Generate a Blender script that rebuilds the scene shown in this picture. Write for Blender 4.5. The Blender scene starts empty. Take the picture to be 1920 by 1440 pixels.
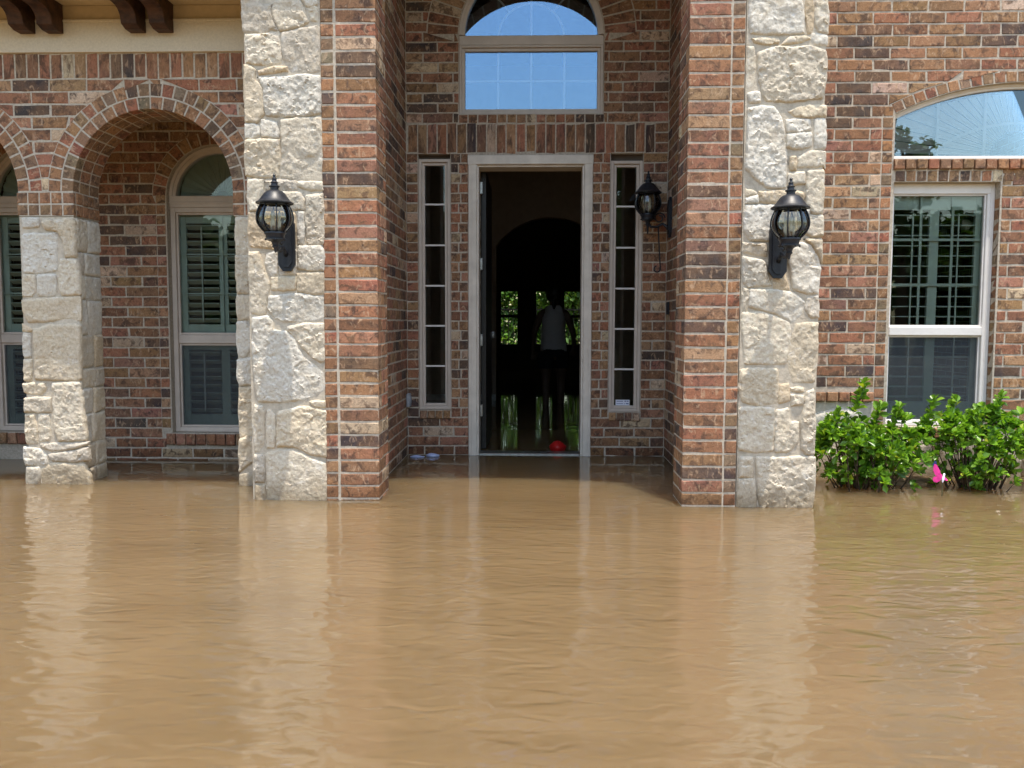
import bpy, bmesh, math, random
import numpy as np
from math import sin, cos, pi, radians, atan2, sqrt, hypot
from mathutils import Vector, Matrix
from mathutils.geometry import delaunay_2d_cdt

random.seed(7)
rng = np.random.default_rng(7)
scene = bpy.context.scene
COL = scene.collection

# ------------------------------------------------------------------ camera
cam_d = bpy.data.cameras.new('camera')
cam = bpy.data.objects.new('camera', cam_d)
COL.objects.link(cam)
cam_d.sensor_width = 36.0
cam_d.lens = 1594.68 / 1920 * 36.0
cam_d.clip_start = 0.05
cam_d.clip_end = 500
YAW, PITCH, ROLL = .0285, .0745, .0026
fwd = Vector((-sin(YAW) * cos(PITCH), cos(YAW) * cos(PITCH), -sin(PITCH)))
rgt = Vector((cos(YAW), sin(YAW), 0))
up = rgt.cross(fwd)
r2 = rgt * cos(ROLL) + up * sin(ROLL)
u2 = -rgt * sin(ROLL) + up * cos(ROLL)
m = Matrix.Identity(4)
for i in range(3):
    m[i][0] = r2[i]; m[i][1] = u2[i]; m[i][2] = -fwd[i]
m[2][3] = 1.138
cam.matrix_world = m
scene.camera = cam

# ------------------------------------------------------------------ sky, sun, exposure
SUN_DIR = Vector((0.078, -0.19, 1.0)).normalized()
world = bpy.data.worlds.new('World')
scene.world = world
world.use_nodes = True
wn = world.node_tree
wn.nodes.clear()
sky = wn.nodes.new('ShaderNodeTexSky')
sky.sky_type = 'NISHITA'
sky.sun_disc = False
sky.sun_elevation = math.asin(SUN_DIR.z)
sky.sun_rotation = atan2(SUN_DIR.x, SUN_DIR.y)
sky.air_density = 1.5
sky.dust_density = 1.6
sky.ozone_density = 2.5
bg = wn.nodes.new('ShaderNodeBackground')
bg.inputs['Strength'].default_value = 0.15
wo = wn.nodes.new('ShaderNodeOutputWorld')
wn.links.new(sky.outputs[0], bg.inputs[0])
wn.links.new(bg.outputs[0], wo.inputs[0])
sun_d = bpy.data.lights.new('sun', 'SUN')
sun_d.energy = 2.0
sun_d.angle = radians(0.53)
sun_d.color = (1.0, 0.96, 0.90)
sun = bpy.data.objects.new('sun', sun_d)
COL.objects.link(sun)
sun.rotation_euler = (-SUN_DIR).to_track_quat('-Z', 'Y').to_euler()
sun.location = (2, -4, 12)
vs = scene.view_settings
vs.view_transform = 'Standard'
vs.look = 'None'
vs.gamma = 1
vs.use_curve_mapping = False
vs.exposure = 1.53
vs.use_white_balance = True
vs.white_balance_temperature = 7100
vs.white_balance_tint = 10
scene.cycles.use_denoising = True
scene.cycles.max_bounces = 10
scene.cycles.transparent_max_bounces = 16
scene.cycles.caustics_reflective = False
scene.cycles.caustics_refractive = False
scene.cycles.sample_clamp_indirect = 6.0

# ------------------------------------------------------------------ material helpers
class NT:
    def __init__(self, name):
        self.mat = bpy.data.materials.new(name)
        self.mat.use_nodes = True
        self.t = self.mat.node_tree
        self.t.nodes.clear()
        self.out = self.n('ShaderNodeOutputMaterial')
    def n(self, kind, **kw):
        nd = self.t.nodes.new(kind)
        for k, v in kw.items():
            if hasattr(nd, k): setattr(nd, k, v)
        return nd
    def l(self, a, b): self.t.links.new(a, b)
    def val(self, nd, **kw):
        for k, v in kw.items():
            nd.inputs[k.replace('_', ' ')].default_value = v
        return nd
    def coord(self, which='Object', rand=True):
        tc = self.n('ShaderNodeTexCoord')
        if not rand: return tc.outputs[which]
        oi = self.n('ShaderNodeObjectInfo')
        mu = self.n('ShaderNodeMath', operation='MULTIPLY'); mu.inputs[1].default_value = 57.0
        self.l(oi.outputs['Random'], mu.inputs[0])
        va = self.n('ShaderNodeVectorMath', operation='ADD')
        self.l(tc.outputs[which], va.inputs[0]); self.l(mu.outputs[0], va.inputs[1])
        return va.outputs[0]
    def mapping(self, vec, scale):
        mp = self.n('ShaderNodeMapping'); mp.inputs['Scale'].default_value = scale
        self.l(vec, mp.inputs['Vector']); return mp.outputs[0]
    def noise(self, vec, scale, detail=5, rough=.6, dist=0):
        nd = self.n('ShaderNodeTexNoise')
        nd.inputs['Scale'].default_value = scale; nd.inputs['Detail'].default_value = detail
        nd.inputs['Roughness'].default_value = rough; nd.inputs['Distortion'].default_value = dist
        if vec is not None: self.l(vec, nd.inputs['Vector'])
        return nd.outputs['Fac']
    def ramp(self, fac, *stops):
        nd = self.n('ShaderNodeValToRGB'); el = nd.color_ramp.elements
        while len(el) < len(stops): el.new(.5)
        for e, (p, c) in zip(el, stops):
            e.position = p; e.color = (c, c, c, 1) if isinstance(c, (int, float)) else (*c, 1)
        self.l(fac, nd.inputs[0]); return nd.outputs[0]
    def mix(self, fac, a, b, blend='MIX'):
        nd = self.n('ShaderNodeMix', data_type='RGBA', blend_type=blend)
        for s, v in ((nd.inputs[0], fac), (nd.inputs[6], a), (nd.inputs[7], b)):
            if hasattr(v, 'is_output'): self.l(v, s)
            elif isinstance(v, tuple): s.default_value = (*v, 1)
            else: s.default_value = v
        return nd.outputs[2]
    def math(self, op, a, b=None):
        nd = self.n('ShaderNodeMath', operation=op)
        for s, v in ((nd.inputs[0], a), (nd.inputs[1], b)):
            if v is None: continue
            if hasattr(v, 'is_output'): self.l(v, s)
            else: s.default_value = v
        return nd.outputs[0]
    def bump(self, height, strength, dist):
        nd = self.n('ShaderNodeBump'); nd.inputs['Strength'].default_value = strength
        nd.inputs['Distance'].default_value = dist
        self.l(height, nd.inputs['Height']); return nd.outputs[0]
    def pbr(self, color, rough=.7, normal=None, spec=.5, metal=0, ior=1.45, coat=0):
        nd = self.n('ShaderNodeBsdfPrincipled')
        for k, v in (('Base Color', color), ('Roughness', rough), ('Normal', normal), ('Specular IOR Level', spec), ('Metallic', metal), ('IOR', ior), ('Coat Weight', coat)):
            if v is None: continue
            s = nd.inputs[k]
            if hasattr(v, 'is_output'): self.l(v, s)
            elif isinstance(v, tuple): s.default_value = (*v, 1)
            else: s.default_value = v
        return nd
    def done(self, shader):
        self.l(shader.outputs[0] if hasattr(shader, 'outputs') else shader, self.out.inputs['Surface'])
        return self.mat

def damp(t, c, top):
    """wet, silt-darkened masonry just above the flood line"""
    g = t.n('ShaderNodeNewGeometry'); s = t.n('ShaderNodeSeparateXYZ'); t.l(g.outputs['Position'], s.inputs[0])
    n = t.noise(t.mapping(g.outputs['Position'], (9, 9, 3)), 1.0, 4, .6)
    zz = t.math('SUBTRACT', s.outputs[2], t.math('MULTIPLY', t.math('SUBTRACT', n, .5), .16))
    mr = t.n('ShaderNodeMapRange'); t.l(zz, mr.inputs[0])
    for i, x in ((1, .03), (2, top), (3, .75), (4, 0.0)): mr.inputs[i].default_value = x
    return t.mix(mr.outputs[0], c, t.mix(1.0, c, (.46, .41, .34), 'MULTIPLY'))

def brick_material(name, from_attr):
    t = NT(name)
    if from_attr:
        at = t.n('ShaderNodeAttribute', attribute_name='Col'); base = at.outputs['Color']
        v = t.coord('Object', False)
    else:
        base = t.n('ShaderNodeObjectInfo').outputs['Color']
        v = t.coord('Object', True)
    n1 = t.noise(v, 17, 4, .62, .8)
    n2 = t.noise(t.mapping(v, (1.0, 1, .55)), 26, 3, .55, 1.4)
    n3 = t.noise(v, 90, 5, .7)
    n4 = t.noise(v, 8, 2, .5)
    c = t.mix(t.ramp(n1, (.49, 0), (.62, .80)), base, (.050, .034, .030))           # fired-dark flashes
    c = t.mix(t.ramp(n2, (.56, 0), (.68, .62)), c, (.47, .32, .21))                 # cream smears
    c = t.mix(t.ramp(n4, (.35, .28), (.65, 0)), c, (.33, .17, .08))                 # ochre drift
    c = t.mix(.7, c, t.ramp(n3, (.3, .34), (.7, .78)), 'OVERLAY')
    vo = t.n('ShaderNodeTexVoronoi'); vo.inputs['Scale'].default_value = 62; t.l(v, vo.inputs['Vector'])
    pit = t.ramp(vo.outputs['Distance'], (.07, 0), (.20, 1))
    c = t.mix(t.ramp(pit, (0, .6), (1, 0)), c, (.045, .03, .025))
    h = t.math('ADD', t.math('MULTIPLY', n3, .5), t.math('ADD', t.math('MULTIPLY', n1, .8), t.math('MULTIPLY', pit, .5)))
    return t.done(t.pbr(damp(t, c, .17), .86, t.bump(h, .7, .005), .25))

def stone_material():
    t = NT('limestone')
    base = t.n('ShaderNodeObjectInfo').outputs['Color']
    v = t.coord('Object', True)
    n1 = t.noise(v, 7, 5, .6, .6); n2 = t.noise(v, 16, 6, .65, 1.0); n3 = t.noise(v, 60, 6, .7); n4 = t.noise(v, 190, 4, .7)
    c = t.mix(t.ramp(n1, (.52, 0), (.72, .45)), base, (.54, .43, .29))
    c = t.mix(t.ramp(n2, (.60, 0), (.74, .40)), c, (.42, .29, .16))
    c = t.mix(t.ramp(n2, (.28, .45), (.44, 0)), c, (.70, .69, .67))
    vo = t.n('ShaderNodeTexVoronoi'); vo.inputs['Scale'].default_value = 46; t.l(v, vo.inputs['Vector'])
    pit = t.ramp(vo.outputs['Distance'], (.05, 0), (.16, 1))
    pm = t.math('MULTIPLY', t.ramp(pit, (0, 1), (1, 0)), t.ramp(n1, (.42, 0), (.55, .75)))
    c = t.mix(pm, c, (.19, .15, .11))
    c = t.mix(.55, c, t.ramp(n3, (.3, .32), (.7, .74)), 'OVERLAY')
    h = t.math('ADD', t.math('MULTIPLY', n3, .9), t.math('ADD', t.math('MULTIPLY', n4, .25), t.math('MULTIPLY', t.math('SUBTRACT', 1.0, pm), .5)))
    return t.done(t.pbr(damp(t, c, .17), .9, t.bump(h, 1.0, .008), .2))

def simple(name, color, rough=.6, spec=.5, metal=0, nscale=30, namt=.12, bump=0, bdist=.002, coat=0):
    t = NT(name)
    v = t.coord('Object', True)
    n = t.noise(v, nscale, 5, .6)
    dark = tuple(x * (1 - 2.2 * namt) for x in color); lite = tuple(min(1, x * (1 + 1.3 * namt)) for x in color)
    c = t.ramp(n, (.3, dark), (.7, lite))
    nb = t.bump(t.noise(v, nscale * 3, 5, .65), bump, bdist) if bump else None
    return t.done(t.pbr(c, rough, nb, spec, metal, coat=coat))

def glass_material(name, tint, ior, rough=0.0, tone=(.88, .95, 1.0)):
    t = NT(name)
    fr = t.n('ShaderNodeFresnel'); fr.inputs['IOR'].default_value = ior
    tr = t.n('ShaderNodeBsdfTransparent'); tr.inputs[0].default_value = (*tint, 1)
    gl = t.n('ShaderNodeBsdfGlossy'); gl.inputs['Roughness'].default_value = rough
    gl.inputs['Color'].default_value = (*tone, 1)
    mx = t.n('ShaderNodeMixShader')
    t.l(fr.outputs[0], mx.inputs[0]); t.l(tr.outputs[0], mx.inputs[1]); t.l(gl.outputs[0], mx.inputs[2])
    return t.done(mx)

def screen_material():
    t = NT('insect_screen')
    tr = t.n('ShaderNodeBsdfTransparent'); tr.inputs[0].default_value = (1, 1, 1, 1)
    df = t.n('ShaderNodeBsdfDiffuse'); df.inputs[0].default_value = (.10, .115, .13, 1)
    v = t.coord('Object', False)
    n = t.noise(v, 6, 3, .6)
    mx = t.n('ShaderNodeMixShader'); t.l(t.ramp(n, (.3, .20), (.7, .26)), mx.inputs[0])
    t.l(tr.outputs[0], mx.inputs[1]); t.l(df.outputs[0], mx.inputs[2])
    return t.done(mx)

def water_material():
    t = NT('muddy_flood_water')
    v = t.n('ShaderNodeTexCoord').outputs['Object']
    a = t.noise(t.mapping(v, (1.3, 4.4, 1)), 1.0, 0, .4, .6)
    b = t.noise(t.mapping(v, (7.5, 16, 1)), 1.0, 0, .4, .9)
    c = t.noise(t.mapping(v, (7, 28, 1)), 1.0, 0, .4, .5)
    h = t.math('ADD', t.math('MULTIPLY', a, .8), t.math('ADD', t.math('MULTIPLY', b, .50), t.math('MULTIPLY', c, .03)))
    sx = t.n('ShaderNodeSeparateXYZ'); t.l(v, sx.inputs[0])
    calm = t.n('ShaderNodeMapRange'); t.l(sx.outputs[1], calm.inputs[0])
    for i, x in ((1, 3.0), (2, 6.6), (3, 1.0), (4, .06)): calm.inputs[i].default_value = x
    h = t.math('MULTIPLY', h, calm.outputs[0])
    silt = t.noise(t.mapping(v, (.5, 1.1, 1)), 1.0, 4, .55, .8)
    col = t.ramp(silt, (.3, (.165, .109, .054)), (.7, (.203, .137, .071)))
    w = t.pbr(col, .0, t.bump(h, 1.0, .0115), .5, ior=2.1)
    w.subsurface_method = 'RANDOM_WALK'
    t.val(w, Subsurface_Weight=1.0, Subsurface_Scale=2.0); w.inputs['Subsurface Radius'].default_value = (1.0, .75, .5)
    return t.done(w)

def leaf_material(name, rough=.28):
    t = NT(name)
    at = t.n('ShaderNodeAttribute', attribute_name='Col').outputs['Color']
    v = t.coord('Object', False)
    c = t.mix(.4, at, t.ramp(t.noise(v, 60, 3, .6), (.3, .38), (.7, .62)), 'OVERLAY')
    p = t.pbr(c, rough, None, .5)
    tl = t.n('ShaderNodeBsdfTranslucent')
    t.l(t.mix(1.0, c, (1.0, 1.15, .45), 'MULTIPLY'), tl.inputs[0])
    mx = t.n('ShaderNodeMixShader'); mx.inputs[0].default_value = .36
    t.l(p.outputs[0], mx.inputs[1]); t.l(tl.outputs[0], mx.inputs[2])
    return t.done(mx)

def wall_texture_material():
    """distant brickwork above the picture: too far to pick apart"""
    t = NT('brickwork_far')
    tc = t.n('ShaderNodeTexCoord'); g = t.n('ShaderNodeNewGeometry')
    sx = t.n('ShaderNodeSeparateXYZ'); t.l(tc.outputs['Object'], sx.inputs[0])
    cx = t.n('ShaderNodeCombineXYZ'); t.l(t.math('ADD', sx.outputs[0], sx.outputs[1]), cx.inputs[0]); t.l(sx.outputs[2], cx.inputs[1])
    b = t.n('ShaderNodeTexBrick'); t.l(cx.outputs[0], b.inputs['Vector'])
    for k, v in (('Scale', 1.0), ('Brick Width', .254), ('Row Height', .0813), ('Mortar Size', .005)): b.inputs[k].default_value = v
    b.inputs['Color1'].default_value = (.24, .115, .07, 1); b.inputs['Color2'].default_value = (.17, .085, .05, 1); b.inputs['Mortar'].default_value = (.5, .43, .36, 1)
    n = t.noise(tc.outputs['Object'], 12, 4, .6)
    return t.done(t.pbr(t.mix(.5, b.outputs['Color'], t.ramp(n, (.3, .35), (.7, .65)), 'OVERLAY'), .9, None, .2))

M = dict(
    brick=brick_material('tumbled_brick', False),
    brick_far=brick_material('tumbled_brick_joined', True),
    brick_tex=wall_texture_material(),
    stone=stone_material(),
    mortar=simple('mortar', (.48, .415, .335), .95, .15, nscale=55, namt=.13, bump=.8, bdist=.003),
    stone_mortar=simple('stone_mortar', (.51, .445, .355), .95, .15, nscale=25, namt=.12, bump=.8, bdist=.006),
    vinyl=simple('vinyl_frame', (.58, .50, .43), .45, .4, nscale=9, namt=.05, bump=.1),
    white_vinyl=simple('white_frame', (.72, .69, .66), .4, .4, nscale=9, namt=.04),
    door_paint=simple('door_trim_paint', (.68, .62, .54), .5, .4, nscale=8, namt=.07, bump=.15),
    dark_door=simple('dark_door', (.02, .017, .015), .4, .4),
    steel=simple('hinge_metal', (.45, .44, .42), .35, .5, .9),
    black_metal=simple('black_cast_metal', (.012, .014, .019), .42, .5, 0, nscale=60, namt=.25, bump=.25, bdist=.001),
    bulb=simple('bulb', (.75, .74, .70), .2, .5),
    shutter=simple('shutter_paint', (.41, .42, .385), .45, .4, nscale=6, namt=.04),
    stucco=simple('stucco', (.61, .54, .43), .9, .2, nscale=70, namt=.05, bump=.5, bdist=.002),
    soffit=simple('soffit_paint', (.52, .41, .26), .8, .2, nscale=20, namt=.05),
    wood=simple('dark_stained_wood', (.060, .026, .013), .6, .3, nscale=22, namt=.32, bump=.3, bdist=.002),
    plaster=simple('interior_plaster', (.36, .27, .21), .9, .2, nscale=12, namt=.05),
    baseboard=simple('baseboard_paint', (.62, .60, .57), .5, .3),
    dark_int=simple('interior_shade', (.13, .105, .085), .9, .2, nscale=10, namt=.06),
    floor=simple('flooded_floor', (.10, .06, .035), .6, .3),
    roof=simple('roof_shingle', (.10, .085, .075), .9, .2, nscale=15, namt=.2),
    glass=glass_material('window_glass', (.89, .95, .925), 1.45),
    sky_glass=glass_material('entry_glass', (.95, .97, .97), 2.3, tone=(.40, .66, 1.0)),
    lamp_glass=glass_material('lantern_glass', (.72, .70, .60), 1.7, .02),
    side_glass=glass_material('sidelight_glass', (.80, .85, .86), 1.5, tone=(.80, .92, 1.0)),
    transom_glass=glass_material('transom_glass', (.95, .97, .97), 1.95, tone=(.66, .84, 1.0)),
    clear_glass=glass_material('garden_window_glass', (.92, .95, .92), 1.4),
    screen=screen_material(),
    water=water_material(),
    leaf=leaf_material('glossy_leaf'),
    leaf_dull=leaf_material('dull_leaf', .5),
    bark=simple('bark', (.11, .075, .05), .9, .2, nscale=40, namt=.3, bump=.6, bdist=.004),
    lawn=simple('lawn_ground', (.07, .12, .03), .95, .1, nscale=20, namt=.3),
    iron=simple('black_iron', (.015, .015, .016), .5, .4),
    skin=simple('skin', (.10, .06, .042), .55, .4),
    shirt=simple('white_cotton', (.42, .42, .45), .9, .1, nscale=20, namt=.04, bump=.3, bdist=.004),
    shorts=simple('black_cotton', (.015, .015, .018), .9, .1),
    hair=simple('black_hair', (.012, .010, .009), .5, .4),
    red=simple('red_plastic', (.42, .010, .010), .45, .4, nscale=14, namt=.12),
    pale_blue=simple('pale_blue_plastic', (.42, .48, .72), .3, .5, nscale=30, namt=.15),
    fold=simple('pleat_shadow', (.16, .18, .22), .8, .2),  # dark tone for the shadow lines between the blind's pleats
    pink=simple('pink_enamel', (.70, .04, .26), .35, .5, nscale=40, namt=.15),
    lilac=simple('pale_lilac_enamel', (.72, .66, .75), .4, .5),
    navy=simple('navy_enamel', (.02, .03, .12), .4, .5),
    stake=simple('green_wire', (.07, .08, .04), .5, .4),
    timber=simple('weathered_timber', (.30, .20, .12), .85, .2, nscale=25, namt=.2, bump=.4),
    sticker=simple('sticker_paper', (.72, .76, .86), .5, .3, nscale=5, namt=.02),
    ink=simple('sticker_ink', (.03, .06, .25), .5, .3),
    grey_box=simple('grey_plastic', (.33, .35, .38), .5, .4),
    cloth=simple('white_straps', (.70, .72, .72), .8, .2),
)

# ------------------------------------------------------------------ mesh helpers
class MB:
    def __init__(self): self.v = []; self.f = []
    def add(self, vs, fs):
        o = len(self.v); self.v += [tuple(p) for p in vs]; self.f += [tuple(i + o for i in f) for f in fs]; return self
    def box(self, x0, x1, y0, y1, z0, z1, c=0.0):
        if c <= 0:
            vs = [(x, y, z) for x in (x0, x1) for y in (y0, y1) for z in (z0, z1)]
            return self.add(vs, [(0, 1, 3, 2), (4, 6, 7, 5), (0, 4, 5, 1), (2, 3, 7, 6), (0, 2, 6, 4), (1, 5, 7, 3)])
        bm = bmesh.new()
        bmesh.ops.create_cube(bm, size=1)
        for p in bm.verts: p.co = ((x0 + x1) / 2 + p.co.x * (x1 - x0), (y0 + y1) / 2 + p.co.y * (y1 - y0), (z0 + z1) / 2 + p.co.z * (z1 - z0))
        bmesh.ops.bevel(bm, geom=bm.edges[:], offset=c, segments=1, affect='EDGES', profile=.5)
        bm.verts.index_update()
        self.add([p.co[:] for p in bm.verts], [[q.index for q in fc.verts] for fc in bm.faces]); bm.free(); return self
    def prism_y(self, poly, y0, y1):
        """polygon in (x,z), extruded along y"""
        n = len(poly)
        vs = [(x, y0, z) for x, z in poly] + [(x, y1, z) for x, z in poly]
        return self.add(vs, [tuple(range(n)), tuple(range(2 * n - 1, n - 1, -1))] + [(i, i + n, (i + 1) % n + n, (i + 1) % n) for i in range(n)])
    def prism_x(self, poly, x0, x1):
        n = len(poly)
        vs = [(x0, y, z) for y, z in poly] + [(x1, y, z) for y, z in poly]
        return self.add(vs, [tuple(range(n)), tuple(range(2 * n - 1, n - 1, -1))] + [(i, i + n, (i + 1) % n + n, (i + 1) % n) for i in range(n)])
    def ring(self, cx, cz, r0, r1, a0, a1, y0, y1, n=32):
        vs = []
        for i in range(n + 1):
            a = a0 + (a1 - a0) * i / n
            for r in (r0, r1):
                for y in (y0, y1): vs.append((cx + r * cos(a), y, cz + r * sin(a)))
        fs = []
        for i in range(n):
            o = 4 * i
            fs += [(o, o + 2, o + 6, o + 4), (o + 1, o + 5, o + 7, o + 3), (o, o + 4, o + 5, o + 1), (o + 2, o + 3, o + 7, o + 6)]
        fs += [(0, 1, 3, 2), (4 * n, 4 * n + 2, 4 * n + 3, 4 * n + 1)]
        return self.add(vs, fs)
    def lathe(self, prof, cx, cy, cz, seg=24):
        vs = [(cx + r * cos(2 * pi * k / seg), cy + r * sin(2 * pi * k / seg), cz + z) for r, z in prof for k in range(seg)]
        fs = [(i * seg + k, i * seg + (k + 1) % seg, (i + 1) * seg + (k + 1) % seg, (i + 1) * seg + k) for i in range(len(prof) - 1) for k in range(seg)]
        return self.add(vs, fs)
    def tube(self, path, rad, seg=8):
        path = [Vector(p) for p in path]; n = len(path)
        rads = rad if isinstance(rad, (list, tuple)) else [rad] * n
        vs = []; ref = None
        for i, p in enumerate(path):
            d = (path[min(i + 1, n - 1)] - path[max(i - 1, 0)]).normalized()
            if ref is None: ref = d.orthogonal().normalized()
            a = (ref - d * ref.dot(d)).normalized(); ref = a; b = d.cross(a)
            for k in range(seg):
                t = 2 * pi * k / seg
                vs.append(p + (a * cos(t) + b * sin(t)) * rads[i])
        fs = [(i * seg + k, i * seg + (k + 1) % seg, (i + 1) * seg + (k + 1) % seg, (i + 1) * seg + k) for i in range(n - 1) for k in range(seg)]
        fs += [tuple(range(seg - 1, -1, -1)), tuple(range((n - 1) * seg, n * seg))]
        return self.add(vs, fs)
    def mesh(self, name, smooth=False):
        me = bpy.data.meshes.new(name); me.from_pydata(self.v, [], self.f)
        me.validate()
        bm = bmesh.new(); bm.from_mesh(me); bmesh.ops.recalc_face_normals(bm, faces=bm.faces[:]); bm.to_mesh(me); bm.free()
        if smooth: me.polygons.foreach_set('use_smooth', [True] * len(me.polygons))
        me.update(); return me
    def build(self, name, mat, parent=None, smooth=False, autosmooth=None):
        me = self.mesh(name, smooth)
        if autosmooth: me.set_sharp_from_angle(angle=radians(autosmooth))
        return link(name, me, mat, parent)

def link(name, me, mat, parent=None):
    if mat is not None and not me.materials: me.materials.append(M[mat] if isinstance(mat, str) else mat)
    o = bpy.data.objects.new(name, me); COL.objects.link(o)
    if parent is not None: o.parent = parent
    return o
def empty(name, loc=(0, 0, 0), parent=None):
    o = bpy.data.objects.new(name, None); COL.objects.link(o); o.location = loc; o.empty_display_size = .1
    if parent is not None: o.parent = parent
    return o
def tag(o, label=None, cat=None, group=None, kind=None):
    for k, v in (('label', label), ('category', cat), ('group', group), ('kind', kind)):
        if v: o[k] = v
    return o

# numpy gradient-ish noise
def _h(ix, iy, iz, s):
    n = (ix * 374761393 + iy * 668265263 + iz * 2147483647 + s * 1274126177) & 0xffffffff
    n = ((n ^ (n >> 13)) * 1274126177) & 0xffffffff
    return ((n ^ (n >> 16)) & 0xffff) / 65535.0 * 2 - 1
def vnoise(x, y, s):
    x = np.asarray(x, float); y = np.asarray(y, float)
    ix = np.floor(x).astype(np.int64); iy = np.floor(y).astype(np.int64)
    fx = x - ix; fy = y - iy
    fx = fx * fx * fx * (fx * (fx * 6 - 15) + 10); fy = fy * fy * fy * (fy * (fy * 6 - 15) + 10)
    a = _h(ix, iy, 0, s); b = _h(ix + 1, iy, 0, s); c = _h(ix, iy + 1, 0, s); d = _h(ix + 1, iy + 1, 0, s)
    return (a * (1 - fx) + b * fx) * (1 - fy) + (c * (1 - fx) + d * fx) * fy

# ------------------------------------------------------------------ wall bodies with openings
def wall_body(name, mat, parent, x0, x1, z0, z1, y0, y1, holes=(), step=.03):
    """solid wall slab in the XZ plane; holes = (xa, xb, low(x), high(x))"""
    xs = {x0, x1}
    for h in holes:
        a, b = max(h[0], x0), min(h[1], x1); n = max(36, int((b - a) / step)) if h[4] else 1
        for i in range(n + 1): xs.add(a + (b - a) * ((1 - cos(pi * i / n)) / 2 if h[4] else i / n))
    xs = sorted(xs); mb = MB()
    for xa, xb in zip(xs, xs[1:]):
        if xb - xa < 1e-6: continue
        mid = (xa + xb) / 2
        cov = sorted((h for h in holes if h[0] < mid < h[1]), key=lambda h: h[2](mid))
        lo = (z0, z0)
        segs = []
        for h in cov:
            hl = (max(z0, h[2](xa)), max(z0, h[2](xb)))
            if hl[0] > lo[0] + 1e-5 or hl[1] > lo[1] + 1e-5: segs.append((lo, hl))
            lo = (min(z1, h[3](xa)), min(z1, h[3](xb)))
        if lo[0] < z1 - 1e-5 or lo[1] < z1 - 1e-5: segs.append((lo, (z1, z1)))
        for (la, lb), (ha, hb) in segs:
            vs = [(xa, y0, la), (xb, y0, lb), (xb, y0, hb), (xa, y0, ha), (xa, y1, la), (xb, y1, lb), (xb, y1, hb), (xa, y1, ha)]
            mb.add(vs, [(0, 1, 2, 3), (7, 6, 5, 4), (0, 4, 5, 1), (3, 2, 6, 7), (0, 3, 7, 4), (1, 5, 6, 2)])
    me = mb.mesh(name)
    return link(name, me, mat, parent)
def rect(xa, xb, za, zb): return (xa, xb, lambda x: za, lambda x: zb, False)
def arch(xa, xb, za, cx, cz, r):
    return (xa, xb, lambda x: za, lambda x: cz + sqrt(max(0, r * r - (x - cx) ** 2)), True)

# ------------------------------------------------------------------ bricks
BR = .0813; BH = .0715; JT = BR - BH; BL = .254
def brick_mesh(L, H, D, seed, taper=None):
    """one tumbled brick, front towards -y, origin in the middle of the front face"""
    rr = random.Random(seed); nx = 4 if L > .16 else (3 if L > .09 else 2)
    c = .0042; vs = []; fs = []
    if taper is None: taper = (-L / 2, L / 2, L / 2, -L / 2)     # u at bl, br, tr, tl
    bl, br_, tr, tl = taper
    def U(i, s):
        t = i / (nx - 1)
        return (bl + (br_ - bl) * t) if s == 0 else (tl + (tr - tl) * t)
    fr = [[None] * nx, [None] * nx]; ed = [[None] * nx, [None] * nx]; bk = [[None] * nx, [None] * nx]
    for s in (0, 1):
        z = -H / 2 if s == 0 else H / 2
        for i in range(nx):
            jx = rr.uniform(-.0018, .0018); jz = rr.uniform(-.0024, .0024)
            ins = c + rr.uniform(-.002, .004)
            sx = ins if i == 0 else (-ins if i == nx - 1 else 0)
            fr[s][i] = len(vs); vs.append((U(i, s) + sx, rr.uniform(-.0024, .0018), z + (ins if s == 0 else -ins)))
            ed[s][i] = len(vs); vs.append((U(i, s) + jx, .0036 + rr.uniform(-.0008, .0008), z + jz))
            bk[s][i] = len(vs); vs.append((U(i, s) + jx, D, z + jz))
    for i in range(nx - 1):
        fs.append((fr[0][i], fr[0][i + 1], fr[1][i + 1], fr[1][i]))
        fs.append((ed[0][i], ed[0][i + 1], fr[0][i + 1], fr[0][i])); fs.append((fr[1][i], fr[1][i + 1], ed[1][i + 1], ed[1][i]))
        fs.append((bk[0][i], bk[0][i + 1], ed[0][i + 1], ed[0][i])); fs.append((ed[1][i], ed[1][i + 1], bk[1][i + 1], bk[1][i]))
    n = nx - 1
    for i, a in ((0, 0), (n, 1)):
        q1 = (fr[0][i], fr[1][i], ed[1][i], ed[0][i]); q2 = (ed[0][i], ed[1][i], bk[1][i], bk[0][i])
        fs += [q1, q2] if a == 0 else [q1[::-1], q2[::-1]]
    me = bpy.data.meshes.new('brick'); me.from_pydata(vs, [], fs); me.update()
    me.materials.append(M['brick']); return me
VAR = {k: [brick_mesh(L, BH, .03, 100 * i + j) for j in range(6)] for i, (k, L) in enumerate((('full', .244), ('half', .117), ('head', .0715), ('long', .18)))}
VLEN = dict(full=.244, half=.117, head=.0715, long=.18)
PAL = [((.258, .112, .070), 24), ((.208, .102, .064), 22), ((.250, .138, .074), 20), ((.31, .188, .108), 10), ((.058, .046, .044), 10), ((.14, .083, .060), 8), ((.46, .345, .25), 8), ((.30, .142, .100), 8)]
PAL_HEAD = [((.240, .122, .066), 28), ((.205, .122, .072), 26), ((.285, .14, .074), 20), ((.175, .13, .088), 14), ((.070, .052, .045), 6), ((.26, .100, .062), 8)]
PAL_DARK = PAL
def pick(pal):
    c = random.choices([p[0] for p in pal], [p[1] for p in pal])[0]
    k = random.uniform(.82, 1.2)
    return tuple(max(.01, x * k * random.uniform(.93, 1.07)) for x in c)
def put(name, me, parent, loc, rotz=0, sx=1, sz=1, col=None, roty=0):
    o = bpy.data.objects.new(name, me); COL.objects.link(o); o.parent = parent
    o.location = loc; o.rotation_euler = (0, roty, rotz); o.scale = (sx, 1, sz)
    o.color = (*(col or pick(PAL)), 1); return o
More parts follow.
